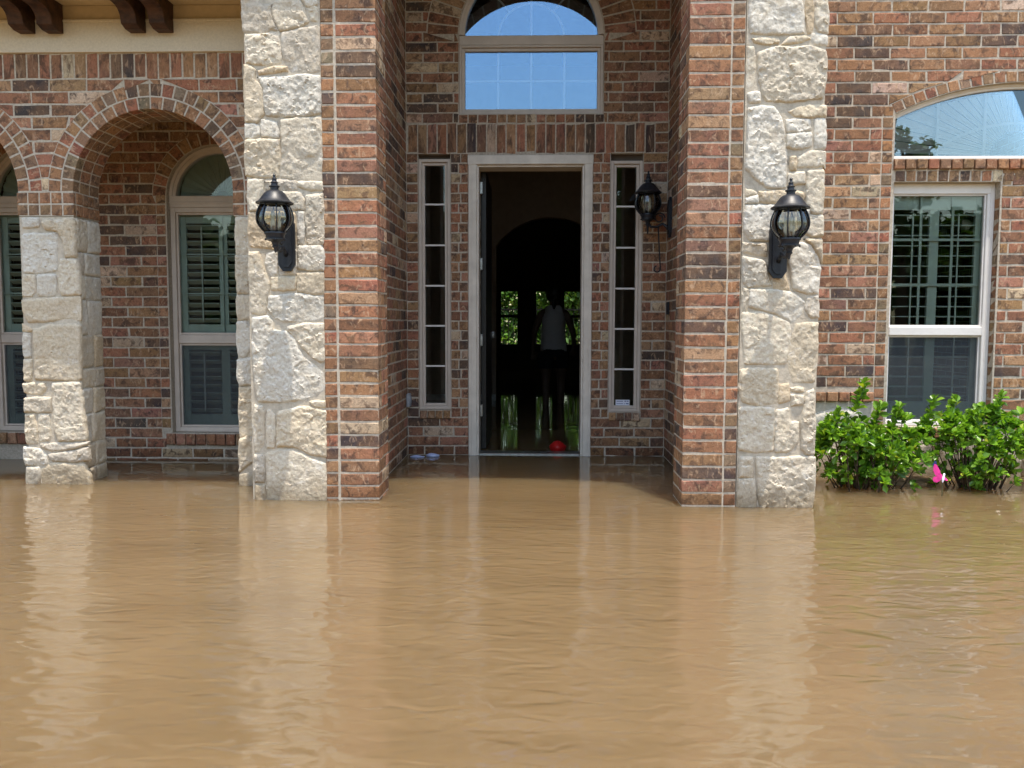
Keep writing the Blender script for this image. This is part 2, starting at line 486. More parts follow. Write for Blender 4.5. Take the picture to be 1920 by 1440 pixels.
class Frame:
    """u along the wall, z up, o outwards"""
    def __init__(self, org, ang): self.org = Vector(org); self.ang = ang; self.u = Vector((cos(ang), sin(ang), 0))
    def at(self, u, z, proud=0): 
        nrm = Vector((sin(self.ang), -cos(self.ang), 0))
        return self.org + self.u * u + Vector((0, 0, z)) + nrm * proud
def lay(parent, fr, u0, u1, z, pal=PAL, name='brick', h=BH, trap=None, proud=0):
    """one brick filling u0..u1 whose lower edge is z"""
    L = u1 - u0
    if L < .018: return
    loc = fr.at((u0 + u1) / 2, z + h / 2, proud + random.uniform(-.0008, .0014))
    if trap:
        mid = (u0 + u1) / 2
        me = brick_mesh(L, h, .03, random.random(), [x - mid for x in trap]); return put(name, me, parent, loc, fr.ang, col=pick(pal))
    k = min(VLEN, key=lambda q: abs(VLEN[q] - L))
    return put(name, random.choice(VAR[k]), parent, loc, fr.ang + 0, L / VLEN[k], h / BH, pick(pal), random.uniform(-.004, .004))
def courses(parent, fr, u0, u1, z0, z1, zoff, holes=(), pal=PAL, phase=0.0, L=BL, min_piece=.03):
    """running bond between u0..u1, z0..z1; holes are functions z -> (a, b) or None"""
    k = math.floor((z0 - zoff) / BR + .5)
    while True:
        zb = zoff + k * BR + JT / 2; zt = zb + BH
        if zt > z1 + .012: break
        iv = [((u0, u0), (u1, u1))]
        for hf in holes:
            hb = hf(zb); ht = hf(zt); hm = hf((zb + zt) / 2)
            if hm is None and hb is None: continue
            hb = hb or hm; ht = ht or ((((hb[0] + hb[1]) / 2,) * 2) if getattr(hf, 'arch', False) else (hm or hb))
            nv = []
            for (lb, lt), (rb, rt) in iv:
                if max(hb[1], ht[1]) <= min(lb, lt) or min(hb[0], ht[0]) >= max(rb, rt): nv.append(((lb, lt), (rb, rt))); continue
                if hb[0] > lb and ht[0] > lt: nv.append(((lb, lt), (hb[0], ht[0])))
                if hb[1] < rb and ht[1] < rt: nv.append(((hb[1], ht[1]), (rb, rt)))
            iv = nv
        off = phase + (L / 2 if k % 2 else 0) + random.uniform(-.006, .006)
        for (lb, lt), (rb, rt) in iv:
            a0, a1 = min(lb, lt), max(rb, rt)
            n0 = math.floor((a0 - off) / L)
            cuts = [a0] + [off + (n0 + i) * L for i in range(1, int((a1 - a0) / L) + 3) if a0 + min_piece < off + (n0 + i) * L < a1 - min_piece] + [a1]
            for i, (s, e) in enumerate(zip(cuts, cuts[1:])):
                j0 = 0 if i == 0 else JT / 2; j1 = 0 if i == len(cuts) - 2 else JT / 2
                s2, e2 = s + j0, e - j1
                tb, tt, eb, et = max(s2, lb), max(s2, lt), min(e2, rb), min(e2, rt)
                if eb - tb < .006 and et - tt < .006: continue
                if eb - tb < .003: tb = eb = (eb if eb < s2 + .02 else tb); tb, eb = (s2, s2 + .003) if rb < s2 else ((e2 - .003, e2) if lb > e2 else (tb, tb + .003))
                if et - tt < .003: tt, et = (s2, s2 + .003) if rt < s2 else ((e2 - .003, e2) if lt > e2 else (tt, tt + .003))
                if abs(tb - tt) > .004 or abs(eb - et) > .004:
                    lay(parent, fr, s2, e2, zb, pal, trap=(tb, eb, et, tt))
                else: lay(parent, fr, s2, e2, zb, pal)
        k += 1
def header_stack(parent, fr, u0, u1, z0, z1, zoff, pal=PAL_HEAD, name='header_brick'):
    k = math.floor((z0 - zoff) / BR + .5)
    while zoff + k * BR + BH < z1 + .02:
        lay(parent, fr, u0 + random.uniform(-.001, .001), u1, zoff + k * BR + JT / 2, pal, name); k += 1
def row_of(parent, fr, u0, u1, z0, z1, n, pal, name, proud=0):
    """soldiers, rowlocks or headers side by side"""
    w = (u1 - u0) / n
    for i in range(n): lay(parent, fr, u0 + i * w + JT / 2, u0 + (i + 1) * w - JT / 2, z0, pal, name, h=z1 - z0, proud=proud)
def wedge_mesh(r0, r1, half, y0, y1, seed):
    """voussoir: radial r0..r1 along +z, width by angle, from y0 (front) to y1"""
    rr = random.Random(seed); c = .0032
    w0, w1 = r0 * half - JT / 2, r1 * half - JT / 2
    j = lambda: rr.uniform(-.0012, .0012)
    o = [(-w0 + j(), r0 + j()), (w0 + j(), r0 + j()), (w1 + j(), r1 + j()), (-w1 + j(), r1 + j())]
    ins = [(-w0 + c, r0 + c), (w0 - c, r0 + c), (w1 - c, r1 - c), (-w1 + c, r1 - c)]
    vs = [(x, y0 + rr.uniform(-.0015, .0012), z) for x, z in ins] + [(x, y0 + .0035, z) for x, z in o] + [(x, y1, z) for x, z in o]
    fs = [(0, 1, 2, 3)]
    for i in range(4):
        k = (i + 1) % 4
        fs += [(4 + i, 4 + k, k, i), (8 + i, 8 + k, 4 + k, 4 + i)]
    fs.append((11, 10, 9, 8))
    me = bpy.data.meshes.new('arch_brick'); me.from_pydata(vs, [], fs); me.update(); me.materials.append(M['brick']); return me
def arch_ring(parent, cx, cz, Y, r0, r1, a0, a1, n, depth=.03, pal=PAL_HEAD, y0=0.0, stagger=0.0):
    half = (a1 - a0) / n / 2
    mes = [wedge_mesh(r0, r1, half, y0, y0 + depth, s) for s in range(5)]
    for i in range(n):
        a = a0 + (i + .5 + stagger) * (a1 - a0) / n
        if stagger and i == n - 1: continue
        put('arch_brick', random.choice(mes), parent, (cx, Y + random.uniform(-.001, .001), cz), 0, col=pick(pal), roty=pi / 2 - a)
def joined_bricks(name, parent, fr, u0, u1, z0, z1, zoff, pal, phase=0, L=BL):
    """brickwork seen too steeply to pick apart: real bricks, one mesh"""
    vs = []; fs = []; cs = []
    k = math.floor((z0 - zoff) / BR + .5)
    while zoff + k * BR < z1:
        zb = zoff + k * BR + JT / 2; u = u0 - (L / 2 if k % 2 else 0) - phase
        while u < u1:
            a, b = max(u, u0) + JT / 2, min(u + L, u1) - JT / 2
            if b - a > .02:
                me = brick_mesh(b - a, BH, .02, random.random()); o = len(vs); base = fr.at((a + b) / 2, zb + BH / 2); col = pick(pal)
                ca, sa = cos(fr.ang), sin(fr.ang)
                for v in me.vertices: vs.append((base.x + v.co.x * ca - v.co.y * sa, base.y + v.co.x * sa + v.co.y * ca, base.z + v.co.z)); cs.append((*col, 1))
                fs += [tuple(i + o for i in p.vertices) for p in me.polygons]
                bpy.data.meshes.remove(me)
            u += L
        k += 1
    me = bpy.data.meshes.new(name); me.from_pydata(vs, [], fs)
    at = me.color_attributes.new('Col', 'FLOAT_COLOR', 'POINT'); at.data.foreach_set('color', np.array(cs, 'f').ravel())
    me.update(); return tag(link(name, me, 'brick_far', parent), kind='stuff')

# ------------------------------------------------------------------ rough stones
STONE_COL = [((.545, .475, .375), 34), ((.565, .52, .445), 24), ((.54, .455, .34), 22), ((.46, .405, .33), 12), ((.52, .415, .29), 8)]
def facet(X, Z, sc, seed):
    """broken-face relief: every cell is a little plane of its own"""
    wx = X * sc + .35 * vnoise(X * sc * 1.7, Z * sc * 1.7, seed + 31); wz = Z * sc + .35 * vnoise(X * sc * 1.7 + 7, Z * sc * 1.7, seed + 32)
    ix = np.floor(wx).astype(np.int64); iz = np.floor(wz).astype(np.int64)
    best = np.full(X.shape, 9.0); out = np.zeros(X.shape)
    for dx in (-1, 0, 1):
        for dz in (-1, 0, 1):
            cx, cz = ix + dx, iz + dz
            px = cx + .5 + .42 * _h(cx, cz, 1, seed); pz = cz + .5 + .42 * _h(cx, cz, 2, seed)
            dd = (wx - px) ** 2 + (wz - pz) ** 2
            v = .55 * _h(cx, cz, 3, seed) + (wx - px) * _h(cx, cz, 4, seed) + (wz - pz) * (_h(cx, cz, 5, seed) * .8 + .25)
            out = np.where(dd < best, v, out); best = np.minimum(best, dd)
    return out
def stone_piece(parent, poly, org, ang=0.0, thick=.024, seed=0, rough=1.0, col=None, sp=.0082, grow=.007):
    """irregular split-face stone; poly in (u, z) metres, face towards -y of its frame"""
    rr = random.Random(seed)
    P = [Vector(p) for p in poly]
    for _ in range(1):                                          # round the corners a little
        Q = []
        for i, p in enumerate(P):
            q = P[(i + 1) % len(P)]; Q += [p.lerp(q, .07), p.lerp(q, .93)]
        P = Q
    B = []
    for i, p in enumerate(P):
        q = P[(i + 1) % len(P)]; n = max(1, int((q - p).length / .011))
        for k in range(n): B.append(p.lerp(q, k / n))
    B = np.array([(b.x, b.y) for b in B])
    B[:, 0] += .0032 * vnoise(B[:, 0] * 38, B[:, 1] * 38, seed + 5); B[:, 1] += .0032 * vnoise(B[:, 0] * 38 + 9, B[:, 1] * 38, seed + 6)
    ctr = B.mean(0); dv = B - ctr; B = B + dv / (np.linalg.norm(dv, axis=1)[:, None] + 1e-9) * grow
    x0, z0 = B.min(0); x1, z1 = B.max(0)
    gx, gz = np.meshgrid(np.arange(x0, x1, sp), np.arange(z0, z1, sp)); G = np.stack([gx.ravel(), gz.ravel()], 1)
    G += rng.uniform(-.28, .28, G.shape) * sp
    def dist(pts):
        a = B; b = np.roll(B, -1, 0); ab = b - a; L2 = (ab ** 2).sum(1) + 1e-12
        ap = pts[:, None, :] - a[None]; t = np.clip((ap * ab).sum(2) / L2, 0, 1)
        d = np.sqrt(((ap - t[..., None] * ab) ** 2).sum(2)).min(1)
        xi, yi = a[:, 0], a[:, 1]; xj, yj = b[:, 0], b[:, 1]
        c = ((yi[None] > pts[:, 1:2]) != (yj[None] > pts[:, 1:2])) & (pts[:, 0:1] < (xj - xi)[None] * (pts[:, 1:2] - yi[None]) / ((yj - yi)[None] + 1e-12) + xi[None])
        return d, (c.sum(1) % 2) == 1
    if len(G):
        d, ins = dist(G); G = G[ins & (d > sp * .45)]; d = d[ins & (d > sp * .45)]
    nb = len(B)
    pts = [Vector(p) for p in B] + [Vector(p) for p in G]
    V, E, F, *_ = delaunay_2d_cdt(pts, [(i, (i + 1) % nb) for i in range(nb)], [], 1, 1e-6)
    V = np.array([(v.x, v.y) for v in V]); d, _i = dist(V); d[d < 1e-4] = 0
    X, Z = V[:, 0], V[:, 1]
    tx, tz = rr.uniform(-.05, .05), rr.uniform(-.02, .08)
    edge = 1 - np.exp(-d / .0055)
    soft = 1 - np.exp(-d / .008)
    f1 = vnoise(X * 9, Z * 9, seed); f2 = vnoise(X * 45 + f1, Z * 45, seed + 1); f3 = vnoise(X * 95 + f2, Z * 95 + f1, seed + 2)
    h = thick * edge + soft * (.004 * f1 + rough * (.0050 * facet(X, Z, 12, seed) + .0034 * facet(X, Z, 28, seed + 3) + .0020 * facet(X, Z, 60, seed + 6) + .0010 * f2 + .0008 * f3) + (X - ctr[0]) * tx + (Z - ctr[1]) * tz)
    h = np.maximum(h, .002 * edge)
    ca, sa = cos(ang), sin(ang); nx_, ny_ = sa, -ca
    ox, oy, oz = org
    def w(u, z, o): return (ox + (u - ctr[0]) * ca + nx_ * o, oy + (u - ctr[0]) * sa + ny_ * o, oz + z - ctr[1])
    # local coordinates about the stone's centre
    verts = [((u - ctr[0]), -o, (z - ctr[1])) for u, z, o in zip(X, Z, h)]
    bidx = []
    key = {(round(a, 6), round(b, 6)): i for i, (a, b) in enumerate(V)}
    onb = [i for i in range(len(V)) if d[i] == 0]
    angs = {}
    faces = []
    for f in F:
        a, b, c = f[:3]
        ar = (V[b][0] - V[a][0]) * (V[c][1] - V[a][1]) - (V[c][0] - V[a][0]) * (V[b][1] - V[a][1])
        faces.append(tuple(f) if ar > 0 else tuple(reversed(f)))
    # skirt from open edges
    cnt = {}
    for f in faces:
        for a, b in zip(f, f[1:] + f[:1]): cnt[(a, b)] = cnt.get((a, b), 0) + 1
    back = {}
    for (a, b) in [e for e in cnt if (e[1], e[0]) not in cnt]:
        for q in (a, b):
            if q not in back: back[q] = len(verts); verts.append((V[q][0] - ctr[0], .02, V[q][1] - ctr[1]))
        faces.append((b, a, back[a], back[b]))
    me = bpy.data.meshes.new('stone'); me.from_pydata(verts, [], faces); me.update()
    me.polygons.foreach_set('use_smooth', [True] * len(me.polygons))
    me.set_sharp_from_angle(angle=radians(38))
    me.materials.append(M['stone'])
    o = bpy.data.objects.new('stone', me); COL.objects.link(o); o.parent = parent
    base = Vector(org) + Vector((cos(ang), sin(ang), 0)) * ctr[0] + Vector((0, 0, ctr[1]))
    o.location = base; o.rotation_euler = (0, 0, ang)
    c = col or random.choices([p[0] for p in STONE_COL], [p[1] for p in STONE_COL])[0]
    k = random.uniform(.92, 1.08); o.color = (c[0] * k, c[1] * k, c[2] * k, 1)
    return o
def stones_from(txt): return [[tuple(int(q) / 1000 for q in p.split(',')) for p in ln.split()] for ln in txt.strip().splitlines()]

PILLAR_A = '''-1805,3100 -1711,3100 -1690,3057 -1672,3047 -1621,3053 -1625,3015 -1608,2952 -1576,2895 -1631,2903 -1683,2875 -1719,2893 -1788,2886 -1799,2911 -1804,3009
-1606,3064 -1555,3084 -1450,3084 -1432,3041 -1394,2950 -1441,2919 -1536,2895 -1569,2899 -1601,2945 -1620,3015
-1439,3083 -1337,3090 -1340,3048 -1382,3034 -1418,3048
-1396,3024 -1367,3044 -1338,3027 -1339,2950 -1383,2957
-1788,2879 -1675,2875 -1580,2892 -1570,2867 -1565,2740 -1573,2705 -1635,2693 -1781,2703 -1786,2798
-1566,2885 -1442,2908 -1347,2925 -1338,2866 -1334,2725 -1335,2654 -1387,2647 -1504,2655 -1554,2726 -1564,2797
-1716,2663 -1606,2684 -1533,2684 -1533,2652 -1585,2649 -1702,2635
-1803,2692 -1767,2692 -1723,2663 -1732,2600 -1685,2557 -1683,2457 -1677,2400 -1722,2347 -1799,2351 -1800,2515
-1720,2621 -1534,2620 -1446,2637 -1333,2629 -1330,2513 -1329,2399 -1391,2385 -1509,2382 -1663,2386 -1680,2443 -1681,2557
-1800,2340 -1744,2340 -1712,2322 -1709,2272 -1754,2254 -1798,2254
-1700,2365 -1605,2350 -1587,2286 -1592,2254 -1695,2258 -1704,2315
-1579,2364 -1450,2378 -1329,2378 -1323,2285 -1323,2156 -1322,2055 -1327,1998 -1475,2006 -1581,2014 -1581,2075 -1571,2185 -1573,2250
-1798,2247 -1588,2246 -1582,2186 -1581,2085 -1595,2075 -1596,2022 -1714,2010 -1800,2026 -1805,2076 -1803,2157
-1789,2003 -1687,2006 -1696,1930 -1717,1861 -1714,1814 -1781,1811 -1791,1891
-1679,1999 -1487,1998 -1484,1937 -1527,1941 -1676,1937
-1479,1991 -1323,1990 -1320,1933 -1402,1937 -1476,1956
-1669,1922 -1465,1929 -1442,1883 -1443,1814 -1498,1818 -1702,1814
-1430,1902 -1316,1918 -1315,1737 -1316,1613 -1368,1602 -1427,1606 -1432,1776
-1785,1803 -1592,1807 -1498,1799 -1498,1582 -1636,1579 -1786,1594 -1790,1699
-1482,1806 -1439,1806 -1442,1610 -1486,1606
-1798,1555 -1723,1559 -1708,1505 -1690,1427 -1665,1349 -1691,1181 -1723,1169 -1786,1181 -1791,1349
-1676,1548 -1612,1559 -1607,1419 -1655,1411 -1689,1482
-1596,1571 -1494,1571 -1496,1423 -1599,1419
-1482,1598 -1344,1598 -1317,1575 -1319,1443 -1401,1443 -1484,1458
-1655,1404 -1497,1408 -1502,1322 -1652,1322
-1488,1431 -1323,1435 -1323,1303 -1380,1295 -1490,1314
-1673,1287 -1483,1303 -1329,1283 -1331,1139 -1414,1131 -1581,1130 -1628,1146 -1678,1208
-1779,1149 -1675,1165 -1644,1122 -1637,1071 -1570,1063 -1517,1016 -1498,961 -1456,906 -1343,812 -1324,748 -1341,693 -1437,645 -1581,624 -1757,625 -1771,738 -1776,873 -1782,992 -1772,1070 -1780,1075
-1553,1099 -1446,1115 -1327,1115 -1328,1072 -1326,883 -1362,875 -1417,914 -1464,969 -1515,1032 -1556,1071
-1426,629 -1326,633 -1323,590 -1390,589
-1778,603 -1718,595 -1711,563 -1719,355 -1752,311 -1784,311 -1788,475
-1701,564 -1670,572 -1642,532 -1651,332 -1707,331
-1631,560 -1454,597 -1319,566 -1319,438 -1323,274 -1419,289 -1522,341 -1639,336
-1788,283 -1720,287 -1719,114 -1784,109
-1780,93 -1716,90 -1714,-32 -1779,-33
-1706,303 -1539,320 -1427,265 -1335,238 -1324,173 -1327,-45 -1496,-46 -1706,-48'''
PILASTER = '''-2033,1826 -1926,1826 -1927,1587 -2008,1574 -2034,1583
-2039,1570 -1935,1570 -1929,1452 -1941,1316 -2031,1316 -2037,1452
-2036,1303 -1924,1303 -1927,1146 -2026,1137 -2038,1197
-2040,1120 -1975,1124 -1928,1078 -1931,953 -1989,880 -2032,893 -2039,979
-2041,867 -1919,881 -1908,808 -1910,696 -2027,691 -2044,738
-2032,678 -1915,678 -1925,358 -2035,331 -2037,548
-2040,313 -1983,340 -1927,288 -1929,183 -2045,86
-2041,77 -1931,87 -1934,-80 -2039,-72'''
PILLAR_B = '''1244,3042 1544,3039 1564,2938 1567,2823 1259,2828 1243,2920
1572,3039 1613,3039 1623,2931 1619,2836 1584,2829 1574,2951
1630,3039 1703,3038 1709,2828 1653,2836 1628,2876
1616,2829 1702,2815 1700,2761 1635,2768 1613,2795
1263,2804 1412,2805 1426,2786 1413,2769 1316,2770 1281,2777
1437,2766 1481,2810 1585,2816 1606,2795 1551,2779 1475,2767
1237,2750 1275,2753 1286,2722 1283,2545 1252,2517 1238,2545
1303,2722 1386,2749 1434,2755 1497,2748 1593,2758 1698,2727 1705,2665 1703,2556 1685,2453 1602,2447 1491,2434 1352,2441 1330,2496 1322,2531 1302,2613
1246,2483 1316,2496 1324,2434 1254,2431
1248,2400 1325,2414 1408,2403 1452,2338 1468,2255 1477,2172 1494,2061 1485,2095 1487,2029 1484,1936 1387,1929 1311,1978 1242,2052 1241,2096 1247,2131 1248,2269
1486,2379 1561,2413 1707,2416 1713,2347 1605,2344 1535,2348
1477,2331 1612,2333 1624,2275 1566,2258 1482,2258
1482,2248 1625,2258 1631,2178 1568,2158 1484,2165
1644,2330 1710,2336 1715,2164 1645,2161
1550,2113 1625,2150 1712,2143 1711,2046 1703,2058 1599,2051 1555,2055 1550,2060
1500,2116 1542,2116 1544,2040 1509,2033
1496,2014 1593,2029 1598,1955 1498,1948
1607,2029 1708,2036 1711,1784 1652,1777 1605,1836 1606,1947
1249,1929 1309,1907 1317,1892 1250,1881
1250,1874 1321,1889 1322,1840 1251,1840
1327,1918 1581,1914 1597,1873 1575,1844 1374,1840 1329,1848
1247,1833 1427,1829 1547,1799 1551,1657 1432,1620 1282,1620 1243,1680 1241,1762
1558,1814 1629,1806 1622,1769 1563,1747
1626,1769 1712,1769 1711,1650 1648,1642 1610,1665 1586,1739
1237,1609 1380,1601 1382,1523 1284,1541 1239,1553
1239,1526 1367,1500 1416,1350 1273,1342 1246,1372
1426,1418 1489,1433 1522,1327 1428,1327
1502,1530 1567,1613 1642,1590 1682,1523 1702,1463 1695,1305 1620,1305 1537,1335 1527,1425
1596,1628 1708,1628 1713,1478 1665,1575
1240,1338 1281,1327 1273,1202 1243,1198
1286,1334 1470,1323 1545,1308 1614,1252 1594,1184 1550,1131 1443,1184 1284,1217
1629,1278 1696,1290 1703,1165 1654,1161 1619,1214
1239,1187 1367,1195 1527,1127 1536,1085 1533,1066 1514,893 1506,881 1265,880 1254,1002
1565,1116 1640,1131 1701,1124 1699,1082 1700,925 1688,772 1552,771 1525,925 1559,1081
1238,837 1289,853 1461,846 1470,767 1466,640 1349,628 1254,647 1233,726
1475,751 1533,759 1540,657 1474,640
1239,615 1447,612 1453,529 1450,350 1356,337 1241,352
1459,593 1537,609 1547,530 1598,526 1597,403 1552,347 1459,338
1546,696 1621,689 1626,633 1552,625
1636,704 1690,728 1700,507 1701,332 1646,327 1614,371 1613,530
1549,736 1619,736 1624,712 1550,712
1246,304 1325,309 1332,185 1245,180
1245,172 1344,177 1361,-49 1234,-50
1345,309 1451,306 1702,316 1709,212 1696,-45 1381,-48 1361,129'''
PIER = '''-3495,1826 -3377,1823 -3380,1765 -3487,1754 -3497,1779
-3364,1807 -3135,1822 -3133,1563 -3209,1559 -3226,1681 -3245,1723 -3338,1740
-3500,1716 -3260,1720 -3269,1472 -3342,1458 -3503,1450
-3245,1545 -3127,1542 -3113,1437 -3114,1307 -3240,1303 -3256,1345 -3263,1444
-3507,1440 -3418,1440 -3418,1331 -3456,1296 -3513,1292
-3407,1436 -3278,1444 -3276,1300 -3405,1292
-3514,1274 -3132,1293 -3115,1289 -3120,1131 -3210,1148 -3362,1119 -3477,1116 -3514,1190
-3521,1105 -3454,1070 -3458,1055 -3520,1055
-3520,1045 -3466,1041 -3469,878 -3472,887 -3516,872 -3526,906
-3447,1066 -3341,1102 -3125,1102 -3129,879 -3123,952 -3130,720 -3399,723 -3446,728 -3441,951 -3444,878
-3524,865 -3462,858 -3475,715 -3526,715
-3534,701 -3385,701 -3372,666 -3403,619 -3529,636
-3527,600 -3346,605 -3344,494 -3459,500 -3532,493
-3333,702 -3190,709 -3135,706 -3124,524 -3099,308 -3226,300 -3303,300 -3325,379 -3328,594
-3532,482 -3459,482 -3449,378 -3446,281 -3529,280
-3434,482 -3358,483 -3353,306 -3438,295
-3431,281 -3314,285 -3198,289 -3096,294 -3097,272 -3199,242 -3353,227 -3425,252
-3545,255 -3433,241 -3387,198 -3389,132 -3536,128 -3551,197
-3375,209 -3200,232 -3097,261 -3086,164 -3203,152 -3348,158
-3536,113 -3441,114 -3440,-42 -3539,-43
-3423,100 -3349,144 -3130,142 -3090,55 -3078,-39 -3356,-42 -3422,-42'''
# ================================================================== setting
flood = MB(); flood.add([(-70, -70, 0), (70, -70, 0), (70, 60, 0), (-70, 60, 0)], [(0, 1, 2, 3)])
water = tag(flood.build('flood_water', 'water'), 'brown muddy flood water standing around and inside the house', 'water', kind='structure')
ground = MB().box(-70, 70, -70, 60, -.9, -.55).build('ground', 'lawn'); tag(ground, 'drowned lawn and soil below the flood water', 'ground', kind='structure')

# ================================================================== the house
H = empty('brick_house', (0, 7.0, 0)); H.location = (0, 0, 0)
tag(H, 'red brick house with cream stone pillars and arched porch standing in flood water', 'house')
YD, YR, YA, YL, YCL, YCR = 7.137, 6.309, 5.74, 6.76, 5.287, 5.194
PF_D = Frame((0, YD, 0), 0); PF_R = Frame((0, YR, 0), 0); PF_A = Frame((0, YA, 0), 0); PF_L = Frame((0, YL, 0), 0)

# ---- entry wall around the front door
ew = wall_body('entry_wall', 'mortar', H, -1.30, 1.30, -.4, 4.65, YD + .0025, YD + .17,
    [rect(-.988, -.719, .384, 2.512), rect(-.568, .457, -.4, 2.497), rect(.606, .873, .371, 2.512), arch(-.646, .538, 2.832, -.054, 3.47, .592)])
SIDE_L = lambda z: (-.992, -.716) if z < 2.5 and z > .30 else None
SIDE_R = lambda z: (.603, .877) if z < 2.5 and z > .29 else None
DOOR = lambda z: (-.571, .460) if z < 2.52 else None
SOLD = lambda z: (-1.075, .968) if 2.50 < z < 2.757 else None
def UPW(z):
    if z < 2.757: return None
    if z < 2.835: return (-.655, .552)
    if z < 3.475: return (-.651, .543)
    s = sqrt(max(0, .858 ** 2 - (z - 3.47) ** 2)) if z - 3.47 < .858 else 0
    return (-.054 - s, -.054 + s)
UPW.arch = True
HL = lambda z: (-.716, -.571) if .30 < z < 2.52 else None
HR = lambda z: (.460, .603) if .30 < z < 2.52 else None
courses(ew, PF_D, -1.083, 1.072, -.08, 3.95, -.004, [SIDE_L, SIDE_R, DOOR, SOLD, UPW, HL, HR], PAL_DARK, phase=.07)
k = 4
while -.004 + k * BR < 2.44:
    z = -.004 + k * BR + JT / 2
    for a, b in ((-.716, -.571), (.460, .603)):
        w = .060 if k % 2 else .078
        lay(ew, PF_D, a + .002, a + w, z, PAL_DARK, 'header_brick'); lay(ew, PF_D, a + w + JT, b - .003, z, PAL_DARK, 'header_brick')
    k += 1
row_of(ew, PF_D, -1.072, .966, 2.517, 2.752, 25, PAL, 'soldier_brick')
row_of(ew, PF_D, -.652, .550, 2.762, 2.828, 15, PAL, 'header_brick')
row_of(ew, PF_D, -.985, -.72, .31, .376, 4, PAL_DARK, 'sill_brick', proud=.012)
row_of(ew, PF_D, .608, .872, .30, .366, 4, PAL_DARK, 'sill_brick', proud=.012)
arch_ring(ew, -.054, 3.47, YD, .60, .85, .0, pi, 28, .03, PAL_DARK)

# ---- alcove side walls
for sgn, X, ys in ((-1, -1.085, 5.625), (1, 1.074, 5.53)):
    bx = (X - .16, X - .0025) if sgn < 0 else (X + .0025, X + .16)
    sw = MB().box(bx[0], bx[1], ys - .2, YD, -.4, 4.65).build('alcove_side_wall', 'mortar', H)
    if sgn < 0: joined_bricks('side_brickwork', sw, Frame((X, 0, 0), pi / 2), ys - .02, YD - .003, -.08, 3.75, .0, PAL_DARK, .06)
    else: joined_bricks('side_brickwork', sw, Frame((X, 0, 0), -pi / 2), -YD + .003, -ys + .02, -.08, 3.75, .0, PAL_DARK, .06)

# ---- brick columns either side of the entry
CORNER = {d: [brick_mesh(.2465, BH, d, 900 + 10 * q + j) for j in range(6)] for q, d in enumerate((.112, .236))}
for sgn, xi, xo, Y, zo in ((-1, -.987, -1.3263, YCL, .0118), (1, .897, 1.2301, YCR, .0032)):
    body = (xo + .004, xi - .0025) if sgn < 0 else (xi + .0025, xo - .004)
    bc = MB().box(body[0], body[1], Y + .0025, Y + .337, -.4, 3.2).build('brick_column', 'mortar', H)
    fr = Frame((0, Y, 0), 0)
    k = -1
    while zo + k * BR < 3.16:
        z = zo + k * BR + JT / 2
        d = .112 if k % 2 else .236
        cx = xi - .1232 if sgn < 0 else xi + .1232
        put('brick', random.choice(CORNER[d]), bc, fr.at(cx, z + BH / 2, random.uniform(-.001, .0015)), 0, 1, 1, pick(PAL), random.uniform(-.004, .004))
        if sgn < 0:
            lay(bc, fr, xo + .003, xo + .0785, z, PAL_HEAD, 'header_brick')
            lay(bc, Frame((xi, 0, 0), pi / 2), Y + d + JT, Y + .335, z, PAL)
        else:
            lay(bc, fr, xo - .0775, xo - .005, z, PAL_HEAD, 'header_brick')
            lay(bc, Frame((xi, 0, 0), -pi / 2), -(Y + .335), -(Y + d + JT), z, PAL)
        k += 1

# ---- stone pillars, pier and pilaster
def stone_set(parent, txt, Y, **kw):
    for i, p in enumerate(stones_from(txt)): stone_piece(parent, p, (0, Y, 0), seed=11 + i * 17, thick=random.uniform(.009, .021), rough=random.choice((.8, 1, 1.2, 1.5)), **kw)
pa = MB().box(-1.795, -1.3263, YCL + .006, 6.74, -.4, 3.2).build('stone_pillar', 'stone_mortar', H)
stone_set(pa, PILLAR_A, YCL + .006)
pb = MB().box(1.232, 1.700, YCR + .006, 6.30, -.4, 3.2).build('stone_pillar', 'stone_mortar', H)
stone_set(pb, PILLAR_B, YCR + .006)
pp = MB().box(-3.515, -3.142, YA + .008, 6.078, -.4, 1.834).build('stone_pier', 'stone_mortar', H)
stone_set(pp, PIER, YA + .008)
zz = [-.15, .10, .27, .48, .66, .80, 1.03, 1.27, 1.44, 1.60, 1.828]
for i, (a, b) in enumerate(zip(zz, zz[1:])):
    c = random.uniform(5.84, 5.97)
    for j, (s, e) in enumerate(((5.757, c - .006), (c + .006, 6.07))):
        jz = random.uniform(-.012, .012) * (0 < i < len(zz) - 2)
        stone_piece(pp, [(s, a + .007 + jz), (e, a + .007 - jz), (e - .004, b - .005), ((s + e) / 2, b - .009), (s + .003, b - .005)], (-3.142, 0, 0), pi / 2, thick=random.uniform(.010, .018), seed=500 + 7 * i + j, rough=.7)
pl = MB().box(-2.035, -1.797, YA + .008, 6.078, -.4, 1.834).build('stone_pilaster', 'stone_mortar', H)
stone_set(pl, PILASTER, YA + .008)
p2 = MB().box(-5.02, -4.615, YA + .008, 6.078, -.4, 1.834).build('stone_pier', 'stone_mortar', H)

